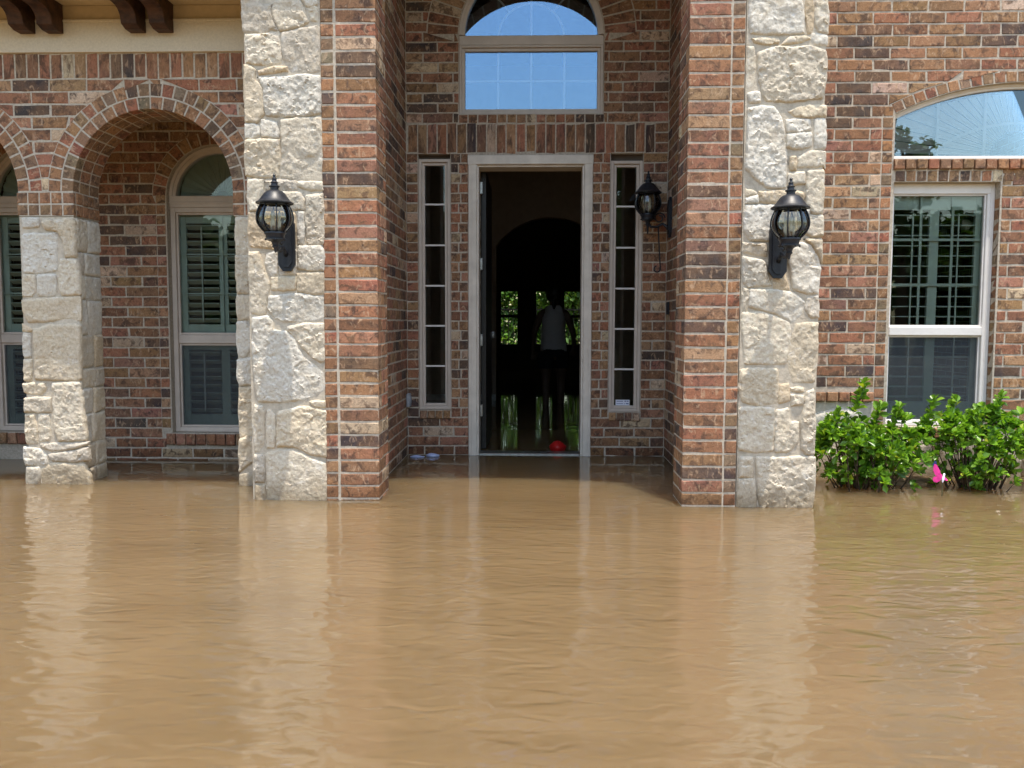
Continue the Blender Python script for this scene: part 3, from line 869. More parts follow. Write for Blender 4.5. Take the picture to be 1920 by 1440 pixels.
# ---- arcade wall of the porch
aw = wall_body('arcade_wall', 'mortar', H, -5.02, -1.797, 1.836, 3.1, YA + .0025, 6.08, [arch(-3.137, -2.043, 1.0, -2.59, 1.998, .547), arch(-4.607, -3.513, 1.0, -4.06, 1.998, .547)])
def AH(cx):
    def f(z):
        d = z - 1.998
        if abs(d) >= .716: return None
        s = sqrt(.716 ** 2 - d * d); return (cx - s, cx + s)
    f.arch = True
    return f
courses(aw, PF_A, -4.99, -1.80, 2.0, 2.735, 2.0093, [AH(-2.59), AH(-4.06)], PAL, phase=.03)
row_of(aw, PF_A, -4.96, -1.80, 2.745, 2.908, 39, PAL, 'soldier_brick')
for cx in (-2.59, -4.06):
    arch_ring(aw, cx, 1.998, YA, .5445, .6225, 0, pi, 22, .078, PAL_HEAD)
    arch_ring(aw, cx, 1.998, YA, .632, .712, 0, pi, 26, .03, PAL_HEAD)
    arch_ring(aw, cx, 1.998, YA, .5445, .60, 0, pi, 22, .118, PAL_HEAD, y0=.088)
    arch_ring(aw, cx, 1.998, YA, .5445, .60, 0, pi, 22, .118, PAL_HEAD, y0=.216)
for r, z in ((0, 1.838), (1, 1.919)):
    row_of(aw, PF_A, -3.528, -3.132, z + .003, z + .074, 5, PAL_HEAD, 'header_brick')
    row_of(aw, PF_A, -2.050, -1.80, z + .003, z + .074, 3, PAL_HEAD, 'header_brick')
    fr = Frame((-3.130, 0, 0), pi / 2); row_of(aw, fr, YA + .035, 6.08, z + .003, z + .074, 4, PAL_HEAD, 'header_brick')

# ---- frieze, soffit, eave and brackets above the porch
fz = MB().box(-5.1, -1.80, 5.722, 6.2, 2.912, 3.117).build('stucco_frieze', 'stucco', H)
MB().box(-5.1, -1.80, 5.714, 5.721, 3.104, 3.121, .002).build('trim_strip', 'stucco', fz)
MB().box(-5.1, -1.80, 5.735, 6.2, 3.1175, 3.214).build('upper_band', 'soffit', fz)
ea = MB().box(-5.3, -1.80, 5.31, 6.2, 3.216, 3.24).build('eave', 'soffit', H)
MB().box(-5.3, -1.80, 5.28, 5.309, 3.175, 3.36, .003).build('fascia', 'wood', ea)
prof = [(5.742, 3.029), (5.742, 3.2155), (5.405, 3.2155), (5.405, 3.150), (5.435, 3.142), (5.475, 3.140), (5.510, 3.136), (5.535, 3.127), (5.556, 3.113), (5.570, 3.096), (5.578, 3.072), (5.583, 3.048), (5.640, 3.029)]
prof = [(min(y, 5.7205), z) for y, z in prof]
for x0 in (-3.441, -3.252, -2.697, -2.512):
    b = MB().prism_x(prof, x0, x0 + .103); o = b.build('bracket', 'wood', H)
    bv = o.modifiers.new('bevel', 'BEVEL'); bv.width = .0025; bv.segments = 1; bv.limit_method = 'ANGLE'
rf = MB().prism_x([(5.27, 3.25), (5.27, 3.36), (9.2, 5.2), (9.2, 5.0)], -5.4, -1.80).build('porch_roof', 'roof', H)
MB().box(-5.2, -1.8, 6.081, YL, 2.86, 2.90).build('porch_ceiling', 'soffit', H)

# ---- porch wall with the arched windows
pw = wall_body('porch_wall', 'mortar', H, -5.3, -1.65, -.4, 4.65, YL + .0025, YL + .17, [arch(-2.943, -2.143, .222, -2.543, 2.112, .40), arch(-4.413, -3.613, .222, -4.013, 2.112, .40)])
def PH(cx, x0, x1):
    def f(z):
        if z < .215: return None
        if z < 2.112: return (cx - .485, cx + .485)
        d = z - 2.112
        if d > .513: return None
        s = sqrt(.513 ** 2 - d * d); return (cx - s, cx + s)
    f.arch = True
    return f
SILL = lambda cx: (lambda z: (cx - .45, cx + .45) if .10 < z < .215 else None)
courses(pw, PF_L, -3.62, -1.95, -.07, 2.84, .0188, [PH(-2.543, 0, 0), SILL(-2.543), PH(-4.013, 0, 0), SILL(-4.013)], PAL_DARK, phase=.02)
for cx in (-2.543, -4.013):
    for s in (-1, 1):
        if s == 1 and cx > -3: continue
        a, b = (cx - .483, cx - .411) if s < 0 else (cx + .411, cx + .483)
        header_stack(pw, PF_L, a, b, .225, 2.115, .0188, PAL_DARK)
    header_stack(pw, Frame((cx - .4035, 0, 0), pi / 2), YL + .034, YL + .09, .225, 2.05, .0188, PAL_DARK)
    arch_ring(pw, cx, 2.112, YL, .406, .508, 0, pi, 17, .075, PAL_DARK)
    row_of(pw, PF_L, cx - .448, cx + .448, .128, .215, 11, PAL_DARK, 'sill_brick', proud=.02)

# ---- wall with the tall front window
CXT, CZT, RT = 3.503, .765, 2.081
ww = wall_body('window_wall', 'mortar', H, 1.66, 5.3, -.4, 6.2, YR + .0025, YR + .17, [rect(2.576, 3.337, .362, 2.144), rect(3.669, 4.43, .362, 2.144), arch(2.569, 4.437, 2.308, CXT, CZT, RT)])
def TR(z):
    if z < 2.30: return None
    d = z - CZT
    if z < 2.64: return (2.478, 4.53)
    if d > RT + .082: return None
    s = sqrt((RT + .082) ** 2 - d * d); return (CXT - s, CXT + s)
TR.arch = True
LOWW = lambda z: (2.478, 3.349) if z < 2.31 else None
LOW2 = lambda z: (3.66, 4.44) if z < 2.31 else None
LED = lambda z: (1.6, 2.49) if z < .62 else None
courses(ww, PF_R, 1.705, 4.535, .30, 3.72, .0014, [TR, LOWW, LOW2, LED], PAL, phase=.11)
joined_bricks('far_brickwork', ww, PF_R, 4.54, 5.3, .3, 3.7, .0014, PAL)
header_stack(ww, PF_R, 2.4845, 2.556, .36, 2.665, .0014, PAL_HEAD)
header_stack(ww, Frame((3.3375, 0, 0), -pi / 2), -(YR + .085), -(YR + .006), .36, 2.08, .0014, PAL_HEAD)
ha = math.asin((CXT - 2.569) / RT)
arch_ring(ww, CXT, CZT, YR, RT + .004, RT + .074, pi / 2 - ha, pi / 2 + ha, 24, .07, PAL_HEAD)
row_of(ww, PF_R, 2.565, 4.44, 2.233, 2.301, 23, PAL_HEAD, 'header_brick', proud=.022)
row_of(ww, PF_R, 2.580, 3.350, 2.146, 2.222, 10, PAL_DARK, 'header_brick', proud=0)
row_of(ww, PF_R, 3.673, 4.44, 2.146, 2.222, 10, PAL_DARK, 'header_brick')
row_of(ww, PF_R, 3.354, 3.66, 2.146, 2.222, 4, PAL_HEAD, 'header_brick')
row_of(ww, PF_R, 1.705, 2.478, .553, .618, 9, PAL_HEAD, 'sill_brick', proud=.03)
row_of(ww, PF_R, 2.53, 3.39, .29, .356, 11, PAL_HEAD, 'sill_brick', proud=.03)
plinth = MB().box(1.69, 2.482, YR - .001, YR + .01, -.4, .548).box(2.4825, 5.3, YR - .001, YR + .01, -.4, .285).build('stone_plinth', 'stone_mortar', H)
xq = 1.71; i = 0
while xq < 4.2:
    w = random.uniform(.22, .40); zt = random.uniform(.22, .30)
    top = .50 if xq + w < 2.5 else .27
    stone_piece(plinth, [(xq, -.12), (xq + w - .012, -.12), (xq + w - .012, zt - .012), (xq + .004, zt + .01)], (0, YR, 0), seed=900 + i, thick=.02, sp=.02)
    if top > .4: stone_piece(plinth, [(xq + .01, zt + .03), (xq + w - .02, zt + .008), (xq + w - .015, top - .03), (xq + w / 2, top), (xq, top - .05)], (0, YR, 0), seed=950 + i, thick=.02, sp=.02)
    xq += w; i += 1

# ---- entry tower above the picture (seen in the upper window's reflection)
tw = wall_body('tower_front', 'brick_tex', H, -1.80, 1.705, 3.202, 5.1, 5.24, 5.55, [arch(-.987, .897, 3.0, -.045, 3.52, .942)])
MB().box(-1.80, -1.62, 5.551, YD, 3.202, 5.1).build('tower_side', 'brick_tex', H)
MB().box(1.52, 1.70, 5.551, YD, 3.202, 5.1).build('tower_side', 'brick_tex', H)
MB().box(-1.95, 1.85, 5.12, 7.4, 5.102, 5.25).build('tower_roof', 'roof', H)

# ---- windows
def frame_rect(mb, x0, x1, z0, z1, w, y0, y1, wl=None, wr=None, wt=None, wb=None, c=.003):
    wl = wl or w; wr = wr or w; wt = wt or w; wb = wb or w
    mb.box(x0, x0 + wl, y0, y1, z0, z1, c); mb.box(x1 - wr, x1, y0, y1, z0, z1, c)
    mb.box(x0 + wl - .0005, x1 - wr + .0005, y0 + .0004, y1 - .0004, z1 - wt, z1 - .0003, c); mb.box(x0 + wl - .0005, x1 - wr + .0005, y0 + .0004, y1 - .0004, z0 + .0003, z0 + wb, c)
    return mb
def pane(parent, x0, x1, z0, z1, y, mat): return MB().box(x0, x1, y, y + .005, z0, z1).build('pane', mat, parent)
SLATS = {}
def shutters(parent, x0, x1, z0, z1, y, tilt, pitch=.072, mid=True, rod=True, top=.085, bot=.12):
    """plantation shutter: stiles, rails, tilt rod and single slats"""
    st = .055; mb = MB()
    frame_rect(mb, x0, x1, z0, z1, st, y, y + .03, wt=top, wb=bot, c=.002)
    secs = [(x0 + st, x1 - st)]
    if mid:
        c = (x0 + x1) / 2; mb.box(c - .035, c + .035, y + .0006, y + .0294, z0 + bot, z1 - top, .002); secs = [(x0 + st, c - .035), (c + .035, x1 - st)]
    sp = mb.build('shutter', 'shutter', parent)
    for a, b in secs:
        L = round(b - a - .004, 4)
        if (L, tilt) not in SLATS:
            me = MB().box(-L / 2, L / 2, -.031, .031, -.004, .004, .003).mesh('slat'); me.materials.append(M['shutter']); SLATS[(L, tilt)] = me
        n = int((z1 - top - z0 - bot) / pitch)
        for i in range(n):
            o = bpy.data.objects.new('slat', SLATS[(L, tilt)]); COL.objects.link(o); o.parent = parent
            o.location = ((a + b) / 2, y + .015, z0 + bot + (i + .5) * (z1 - top - z0 - bot) / n); o.rotation_euler = (tilt + random.uniform(-.03, .03), 0, 0)
        if rod: MB().box((a + b) / 2 - .005, (a + b) / 2 + .005, y - .024, y - .014, z0 + bot + .03, z1 - top - .03).build('tilt_rod', 'shutter', parent)
def fan(parent, cx, cz, rx, y, a0, a1, n, mat='shutter', r_in=.05):
    """pleated sunburst blind"""
    vs = []; fs = []
    for i in range(2 * n + 1):
        a = a0 + (a1 - a0) * i / (2 * n); dy = .014 if i % 2 else 0
        for r in (r_in, rx(a)): vs.append((cx + r * cos(a), y + dy, cz + r * sin(a)))
    for i in range(2 * n): fs.append((2 * i, 2 * i + 1, 2 * i + 3, 2 * i + 2))
    m_ = MB(); m_.add(vs, fs); return m_.build('sunburst_blind', mat, parent)

def porch_window(cx):
    y = YL + .062; mb = MB()
    frame_rect(mb, cx - .398, cx + .398, .225, 2.034, .038, y, y + .07)
    mb.box(cx - .40, cx + .40, y - .006, y + .07, 2.0345, 2.126, .004)
    mb.box(cx - .40, cx + .40, y - .014, y - .0055, 2.066, 2.078, .002)
    mb.ring(cx, 2.112, .348, .3985, 0.035, pi - .035, y, y + .07, 40)
    mb.ring(cx, 2.112, .375, .3985, 0.035, pi - .035, y - .012, y - .0005, 40)
    mb.box(cx - .359, cx + .359, y + .012, y + .05, .945, 1.015, .004)
    frame_rect(mb, cx - .3595, cx + .3595, 1.0155, 1.996, .018, y + .018, y + .05)
    frame_rect(mb, cx - .3595, cx + .3595, .264, .9445, .016, y + .024, y + .056)
    w = mb.build('window', 'vinyl', H)
    pane(w, cx - .342, cx + .342, 1.033, 1.978, y + .032, 'glass'); pane(w, cx - .344, cx + .344, .28, .928, y + .042, 'glass')
    MB().box(cx - .344, cx + .344, y + .026, y + .027, .28, .928).build('insect_screen', 'screen', w)
    pg = [(cx + .35 * cos(a), 2.112 + .35 * sin(a)) for a in [pi * i / 32 for i in range(33)]]
    pg = [(x, max(z, 2.125)) for x, z in pg]
    MB().prism_y(pg, y + .034, y + .039).build('pane', 'glass', w)
    mu = MB(); mu.box(cx - .006, cx + .006, y + .046, y + .056, 1.034, 1.977)
    for z in (1.35, 1.665): mu.box(cx - .34, cx - .0065, y + .046, y + .056, z - .006, z + .006); mu.box(cx + .0065, cx + .34, y + .046, y + .056, z - .006, z + .006)
    mu.build('muntin', 'shutter', w)
    shutters(w, cx - .355, cx + .355, .98, 2.0, y + .068, -.55, .062)
    shutters(w, cx - .355, cx + .355, .24, .978, y + .068, -.55, .062)
    fan(w, cx, 2.13, lambda a: .345, y + .085, .02, pi - .02, 13)
    return w
porch_window(-2.543)
porch_window(-4.013)

def front_window(x0):
    y = YR + .068; mb = MB()
    def X(q): return x0 + q - 2.576
    frame_rect(mb, X(2.578), X(3.335), .364, 2.143, .026, y, y + .08, wr=.030, wt=.075, wb=.03)
    mb.box(X(3.281), X(3.3045), y + .0005, y + .075, .3945, 2.0675, .003)
    mb.box(X(2.6045), X(3.2805), y - .004, y + .06, 1.036, 1.100, .004)
    frame_rect(mb, X(2.6045), X(3.2805), 1.1005, 2.0675, .012, y + .014, y + .05, c=.002)
    frame_rect(mb, X(2.6045), X(3.2805), .395, 1.0355, .014, y + .022, y + .056, c=.002)
    w = mb.build('window', 'white_vinyl', H)
    pane(w, X(2.616), X(3.269), 1.112, 2.056, y + .03, 'glass'); pane(w, X(2.618), X(3.267), .409, 1.022, y + .042, 'glass')
    MB().box(X(2.618), X(3.267), y + .026, y + .027, .409, 1.022).build('insect_screen', 'screen', w)
    mu = MB()
    for q in (2.83, 3.06): mu.box(X(q) - .009, X(q) + .009, y + .046, y + .056, 1.113, 2.055)
    for z in (1.74, 1.41):
        for a, b in ((2.617, 2.8205), (2.8395, 3.0505), (3.0695, 3.268)): mu.box(X(a), X(b), y + .046, y + .056, z - .009, z + .009)
    mu.build('muntin', 'shutter', w)
    shutters(w, X(2.585), X(3.29), .39, 2.07, y + .068, .06, .072, mid=True, top=.11, bot=.15)
    return w
front_window(2.576)
front_window(3.669)
# transom over the front window
mb = MB(); y = YR + .062
mb.ring(CXT, CZT, RT - .032, RT - .001, pi / 2 - ha + .006, pi / 2 + ha - .006, y, y + .07, 48)
mb.ring(CXT, CZT, RT - .014, RT - .001, pi / 2 - ha + .006, pi / 2 + ha - .006, y - .014, y - .0005, 48)
mb.box(2.571, 4.435, y - .003, y + .07, 2.309, 2.337, .003)
mb.box(2.571, 2.597, y + .001, y + .07, 2.3375, 2.606, .002); mb.box(4.409, 4.435, y + .001, y + .07, 2.3375, 2.606, .002)
tr = mb.build('transom_window', 'white_vinyl', H)
pg = [(CXT + (RT - .03) * cos(a), CZT + (RT - .03) * sin(a)) for a in [pi / 2 - ha + .02 + (2 * ha - .04) * i / 40 for i in range(41)]] + [(2.597, 2.337), (4.409, 2.337)]
MB().prism_y(pg, y + .03, y + .035).build('pane', 'transom_glass', tr)
mu = MB()
for x in (2.92, 3.26, 3.60, 3.94): mu.box(x - .010, x + .010, y + .045, y + .055, 2.338, CZT + sqrt((RT - .03) ** 2 - (x - CXT) ** 2))
mu.ring(CXT, 1.55, 1.02, 1.04, pi / 2 - .66, pi / 2 + .66, y + .0455, y + .0545, 40)
mu.build('muntin', 'white_vinyl', tr)
def rt(a):
    best = .9
    for r in np.arange(.2, 1.3, .01):
        x, z = CXT + r * cos(a), 2.345 + r * sin(a)
        if not (2.6 < x < 4.4) or (x - CXT) ** 2 + (z - CZT) ** 2 > (RT - .04) ** 2: break
        best = r
    return best
fb = fan(tr, CXT, 2.345, rt, y + .075, .03, pi - .03, 30, 'white_vinyl', r_in=.18)
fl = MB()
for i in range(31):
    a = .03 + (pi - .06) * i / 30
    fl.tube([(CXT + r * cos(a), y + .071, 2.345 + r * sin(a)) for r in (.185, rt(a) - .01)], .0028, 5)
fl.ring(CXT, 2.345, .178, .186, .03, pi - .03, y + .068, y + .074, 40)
fl.build('fold', 'fold', fb)  # thin dark tubes added as the pleats' shadow lines

# upper arched window over the door
mb = MB(); y = YD + .03; cx = -.054
frame_rect(mb, -.645, .537, 2.834, 3.392, .020, y - .008, y + .07)
frame_rect(mb, -.6245, .5165, 2.8545, 3.3715, .026, y + .008, y + .06)
mb.box(-.648, .540, y - .004, y + .07, 3.3925, 3.470, .004)
mb.ring(cx, 3.47, .545, .591, 0.008, pi - .008, y, y + .07, 56); mb.ring(cx, 3.47, .571, .591, 0.008, pi - .008, y - .014, y - .0005, 56)
uw = mb.build('entry_window', 'vinyl', H)
pane(uw, -.597, .489, 2.882, 3.345, y + .03, 'sky_glass')
pg = [(cx + .547 * cos(a), 3.471 + .547 * sin(a)) for a in [pi * i / 48 for i in range(49)]]
MB().prism_y(pg, y + .03, y + .035).build('pane', 'sky_glass', uw)
mu = MB()
for x in (-.327, -.053, .221): mu.box(x - .008, x + .008, y + .045, y + .055, 2.883, 3.344)
for a, b in ((-.596, -.3355), (-.3185, -.0615), (-.0445, .2125), (.2295, .488)): mu.box(a, b, y + .045, y + .055, 3.107, 3.123)
mu.box(cx - .008, cx + .008, y + .045, y + .055, 3.472, 4.01); mu.ring(cx, 3.47, .262, .276, 0.01, pi - .01, y + .0455, y + .0545, 32)
for a in (pi * .27, pi * .73): mu.tube([(cx + .277 * cos(a), y + .05, 3.47 + .277 * sin(a)), (cx + .545 * cos(a), y + .05, 3.47 + .545 * sin(a))], .008, 6)
mu.build('muntin', 'white_vinyl', uw)

def sidelight(x0, x1, z0, z1, bars, flip):
    y = YD + .022; mb = MB()
    frame_rect(mb, x0, x1, z0, z1, .026, y - .006, y + .08); frame_rect(mb, x0 + .0265, x1 - .0265, z0 + .0265, z1 - .0265, .024, y + .012, y + .07)
    w = mb.build('sidelight', 'vinyl', H)
    MB().box(x0, x1, y + .045, y + .07, z1 + .0005, 2.5115).build('head_shadow_strip', 'dark_int', w)  # added dark strip, colour stands in for the shadow above the recessed frame
    g0, g1 = x0 + .049, x1 - .049
    pane(w, g0, g1, z0 + .049, z1 - .049, y + .03, 'side_glass')
    for z in bars: MB().box(g0, g1, y + .022, y + .0295, z - .007, z + .007).build('muntin', 'white_vinyl', w)
    return w
sidelight(-.987, -.720, .386, 2.473, (2.104, 1.766, 1.428, 1.092, .752), 0)
slr = sidelight(.607, .872, .373, 2.455, (2.085, 1.746, 1.407, 1.070, .731), 1)
stk = MB().box(.672, .790, YD + .049, YD + .0515, .425, .472).build('sticker', 'sticker', slr); stk['label'] = 'small white sticker with two lines of blurred blue print'
ik = MB()
for zc, parts in ((.460, ((.680, .735, .0025), (.748, .757, .005), (.764, .781, .003))), (.439, ((.680, .737, .002), (.747, .752, .004), (.760, .781, .004)))):
    for a, b, hh in parts: ik.box(a, b, YD + .0484, YD + .0489, zc - hh, zc + hh)
ik.build('print', 'ink', stk)

# ---- front door
mb = MB()
mb.box(-.569, -.500, YD - .016, YD + .06, -.3, 2.4955, .004); mb.box(.390, .458, YD - .016, YD + .06, -.3, 2.4955, .004)
mb.box(-.5745, .4635, YD - .020, YD + .06, 2.4215, 2.4965, .004)
mb.box(-.4995, -.484, YD + .004, YD + .22, -.3, 2.421, .002); mb.box(.374, .3895, YD + .004, YD + .22, -.3, 2.421, .002); mb.box(-.4835, .3735, YD + .0045, YD + .22, 2.404, 2.4208, .002)
mb.box(-.545, -.535, YD - .021, YD - .0165, -.3, 2.42, .001); mb.box(.426, .436, YD - .021, YD - .0165, -.3, 2.42, .001)
df = mb.build('door_frame', 'door_paint', H)
MB().box(-.4835, .3735, YD + .02, YD + .17, -.02, .012, .004).build('threshold', 'steel', df)
dl = MB().box(-.478, -.434, YD + .225, YD + 1.12, .02, 2.398, .003).build('door', 'dark_door', H)
for z in (2.26, 1.62, .97, .36): MB().box(-.4836, -.462, YD + .17, YD + .224, z - .05, z + .05, .002).build('hinge', 'steel', dl)
MB().lathe([(0, .03), (.02, .03), (.028, .015), (.028, -.015), (.02, -.03), (0, -.03)], -.415, YD + 1.03, 1.0, 14).build('knob', 'steel', dl)
MB().box(-.434, -.41, YD + 1.025, YD + 1.035, .995, 1.005).build('knob_stem', 'steel', dl)

# ---- inside: hall, arched partition, far room with garden windows
iw = MB(); iw.box(-2.1, -2.0, YD + .171, 12.05, -.4, 4.65); iw.box(2.0, 2.1, YD + .171, 12.05, -.4, 4.65)
iw.build('hall_wall', 'plaster', H)
pt = wall_body('partition_wall', 'plaster', H, -5.4, 5.4, -.4, 4.65, 12.055, 12.25, [arch(-.571, .971, -.4, .20, 1.63, .95)])
MB().box(-1.995, -.575, 12.035, 12.0545, -.3, .088).build('baseboard', 'baseboard', pt)
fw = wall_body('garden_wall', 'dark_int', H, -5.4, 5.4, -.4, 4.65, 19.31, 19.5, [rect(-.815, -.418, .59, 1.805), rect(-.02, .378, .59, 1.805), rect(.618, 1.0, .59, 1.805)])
for a, b in ((-.815, -.418), (-.02, .378), (.618, 1.0)):
    m_ = MB(); frame_rect(m_, a, b, .59, 1.805, .012, 19.36, 19.42, c=0); m_.box(a + .0125, b - .0125, 19.361, 19.419, 1.205, 1.265)
    g_ = m_.build('window', 'dark_int', H); pane(g_, a + .012, b - .012, .60, 1.795, 19.385, 'clear_glass')
sh = MB(); sh.box(-5.5, -5.4, 6.2, 19.5, -.4, 4.65); sh.box(5.4, 5.5, 6.2, 19.5, -.4, 4.65); sh.box(5.3, 5.5, 6.0, 6.3, -.4, 6.2)
sh.box(-5.42, -5.3, 5.75, 6.19, -.4, 3.2)
sh.build('outer_wall', 'brick_tex', H)
MB().box(-5.5, 5.5, 6.32, 19.6, 4.651, 4.85).build('house_roof', 'roof', H)
MB().box(-5.4, 5.4, 7.2, 19.3, -.5, -.2).build('interior_floor', 'floor', H)

# ================================================================== wall lanterns
def lantern(loc, ang, label, out=.235, plate=(-.30, .03), tail=False):
    t = empty('wall_lantern', loc); t.rotation_euler = (0, 0, ang)
    tag(t, label, 'wall lantern', 'black wall lanterns on the house front')
    cap = MB().lathe([(0, .098), (.094, .088), (.108, .082), (.109, .088), (.100, .094), (.088, .104), (.074, .124), (.060, .143), (.046, .155), (.030, .161), (.024, .164), (.024, .176), (.031, .180), (.031, .186), (.020, .190), (.018, .200), (.024, .205), (.015, .212), (.012, .222), (.016, .227), (.009, .233), (.007, .243), (.010, .248), (.005, .256), (0, .260)], 0, -out, 0, 28)
    cp = cap.build('cap', 'black_metal', t, True, 35)
    R = lambda z: .078 + .029 * (1 - ((z + .004) / .086) ** 2) if z > -.004 else .055 + .052 * (1 - ((z + .004) / .084) ** 2)
    zs = [.082 - .17 * i / 12 for i in range(13)]
    MB().lathe([(R(z) - .004, z) for z in zs], 0, -out, 0, 32).build('glass_globe', 'lamp_glass', t, True)
    for k in range(8):
        a = 2 * pi * (k + .5) / 8
        MB().tube([(R(z) * cos(a), -out + R(z) * sin(a), z) for z in zs], .0042, 6).build('rib', 'black_metal', t, True)
    MB().lathe([(.080, .085), (.084, .085), (.084, .074), (.079, .074)], 0, -out, 0, 28).build('top_ring', 'black_metal', t)
    MB().lathe([(0, -.083), (.062, -.083), (.064, -.092), (.056, -.100), (.052, -.118), (.060, -.122), (.060, -.128), (.040, -.132), (.022, -.142), (.016, -.160), (.020, -.168), (.010, -.178), (.006, -.20 if not tail else -.235), (0, -.205 if not tail else -.245)], 0, -out, 0, 24).build('base_cup', 'black_metal', t, True, 35)
    for k in range(3):
        a = 2 * pi * k / 3 + .5
        MB().lathe([(.010, -.083), (.010, -.02), (.006, -.012), (.009, .005), (.008, .025), (.002, .045), (0, .047)], .026 * cos(a), -out + .026 * sin(a), 0, 10).build('bulb', 'bulb', t, True)
    z0, z1 = plate
    def octa(w, a, b, e): return [(-w, a + e), (-w * .45, a), (w * .45, a), (w, a + e), (w, b - e), (w * .45, b), (-w * .45, b), (-w, b - e)]
    bp = MB().prism_y(octa(.052, z0, z1, .04), -.018, .006).build('back_plate', 'black_metal', t)
    MB().prism_y(octa(.036, z0 + .025, z1 - .025, .03), -.028, -.0182).build('raised_panel', 'black_metal', bp)
    zb = -.150
    pth = [(0, -out, zb), (0, -out * .86, zb - .035), (0, -out * .6, zb - .035), (0, -out * .36, zb - .01), (0, -out * .2, zb - .03), (0, -.02, zb - .05)]
    am = MB().tube(pth, [.012, .011, .010, .011, .013, .016], 8).build('arm', 'black_metal', t, True)
    sc = [(0, -out * .5 + .045 * cos(a) * (1 - a / 14), zb + .035 + .045 * sin(a) * (1 - a / 14)) for a in [i * .35 for i in range(24)]]
    MB().tube(sc, .006, 6).build('scroll', 'black_metal', am, True)
    for k in range(5):
        a = 2 * pi * k / 5
        MB().lathe([(0, -.008), (.008, 0), (0, .008)], .058 * cos(a), -out + .058 * sin(a), -.128, 8).build('bead', 'black_metal', t, True)
    if tail:
        tl = [(0, -.10, zb - .03)] + [(0, -.10 + .02 * i / 8, zb - .06 - .30 * i / 8) for i in range(9)] + [(0, -.105 + .025 * cos(a), zb - .37 - .025 * sin(a)) for a in [i * .5 for i in range(10)]]
        MB().tube(tl, .006, 6).build('tail', 'black_metal', am, True)
    return t
lantern((-1.545, YCL - .018, 1.738), 0, 'black wall lantern on the cream stone pillar beside the porch arch')
lantern((1.440, YCR - .018, 1.694), 0, 'black wall lantern on the cream stone pillar beside the shrubs')
lantern((1.074, 6.93, 2.075), -pi / 2, 'black wall lantern with curled tail inside the brick entry alcove', out=.185, plate=(-.27, .05), tail=True)

# doorbell and outlet box in the alcove
db = MB().box(1.052, 1.073, 6.93, 6.99, 1.19, 1.29, .004).build('doorbell', 'black_metal'); tag(db, 'small black doorbell box on alcove brick below the curled lantern', 'doorbell')
ob = empty('outlet_box', (-1.083, YD - .06, .47)); tag(ob, 'small grey outlet box low in the alcove corner left of the door', 'outlet box')
MB().box(.0, .03, -.05, .05, -.055, .055, .006).build('cover', 'grey_box', ob); MB().box(.03, .036, -.03, .03, -.03, .03, .003).build('lid', 'grey_box', ob)

# ================================================================== shrubs
def leaves_mesh(name, pos, direc, size, cols, mat, wide=.46, parent=None, fold=.25):
    """many single leaves; pos (n,3), direc (n,3) unit, size (n)"""
    n = len(pos)
    up_ = rng.normal(size=(n, 3)) * .55 + np.array([0, 0, 1.0])
    side = np.cross(direc, up_); side /= np.linalg.norm(side, axis=1)[:, None] + 1e-9
    nrm = np.cross(side, direc)
    s = size[:, None]
    w = s * wide
    P = [pos, pos + direc * s * .35 + side * w * .38 + nrm * w * fold, pos + direc * s * .72 + side * w * .50 + nrm * w * fold * .8 , pos + direc * s * 1.0 - nrm * s * .10,
         pos + direc * s * .72 - side * w * .50 + nrm * w * fold * .8, pos + direc * s * .35 - side * w * .38 + nrm * w * fold, pos + direc * s * .55 - nrm * s * .02]
    V = np.stack(P, 1).reshape(-1, 3)
    base = np.arange(n)[:, None] * 7
    T = np.array([(0, 1, 6), (1, 2, 6), (2, 3, 6), (3, 4, 6), (4, 5, 6), (5, 0, 6)])
    F = (base[:, None, :] + T[None]).reshape(-1, 3)
    me = bpy.data.meshes.new(name); me.from_pydata(V.tolist(), [], F.tolist())
    me.polygons.foreach_set('use_smooth', [True] * len(me.polygons))
    at = me.color_attributes.new('Col', 'FLOAT_COLOR', 'POINT')
    C = np.repeat(np.concatenate([cols, np.ones((n, 1))], 1), 7, axis=0).astype('f'); at.data.foreach_set('color', C.ravel())
    me.update(); return link(name, me, mat, parent)
LEAF = np.array([(.115, .245, .026), (.165, .33, .034), (.070, .17, .022), (.25, .42, .045), (.36, .42, .05)])
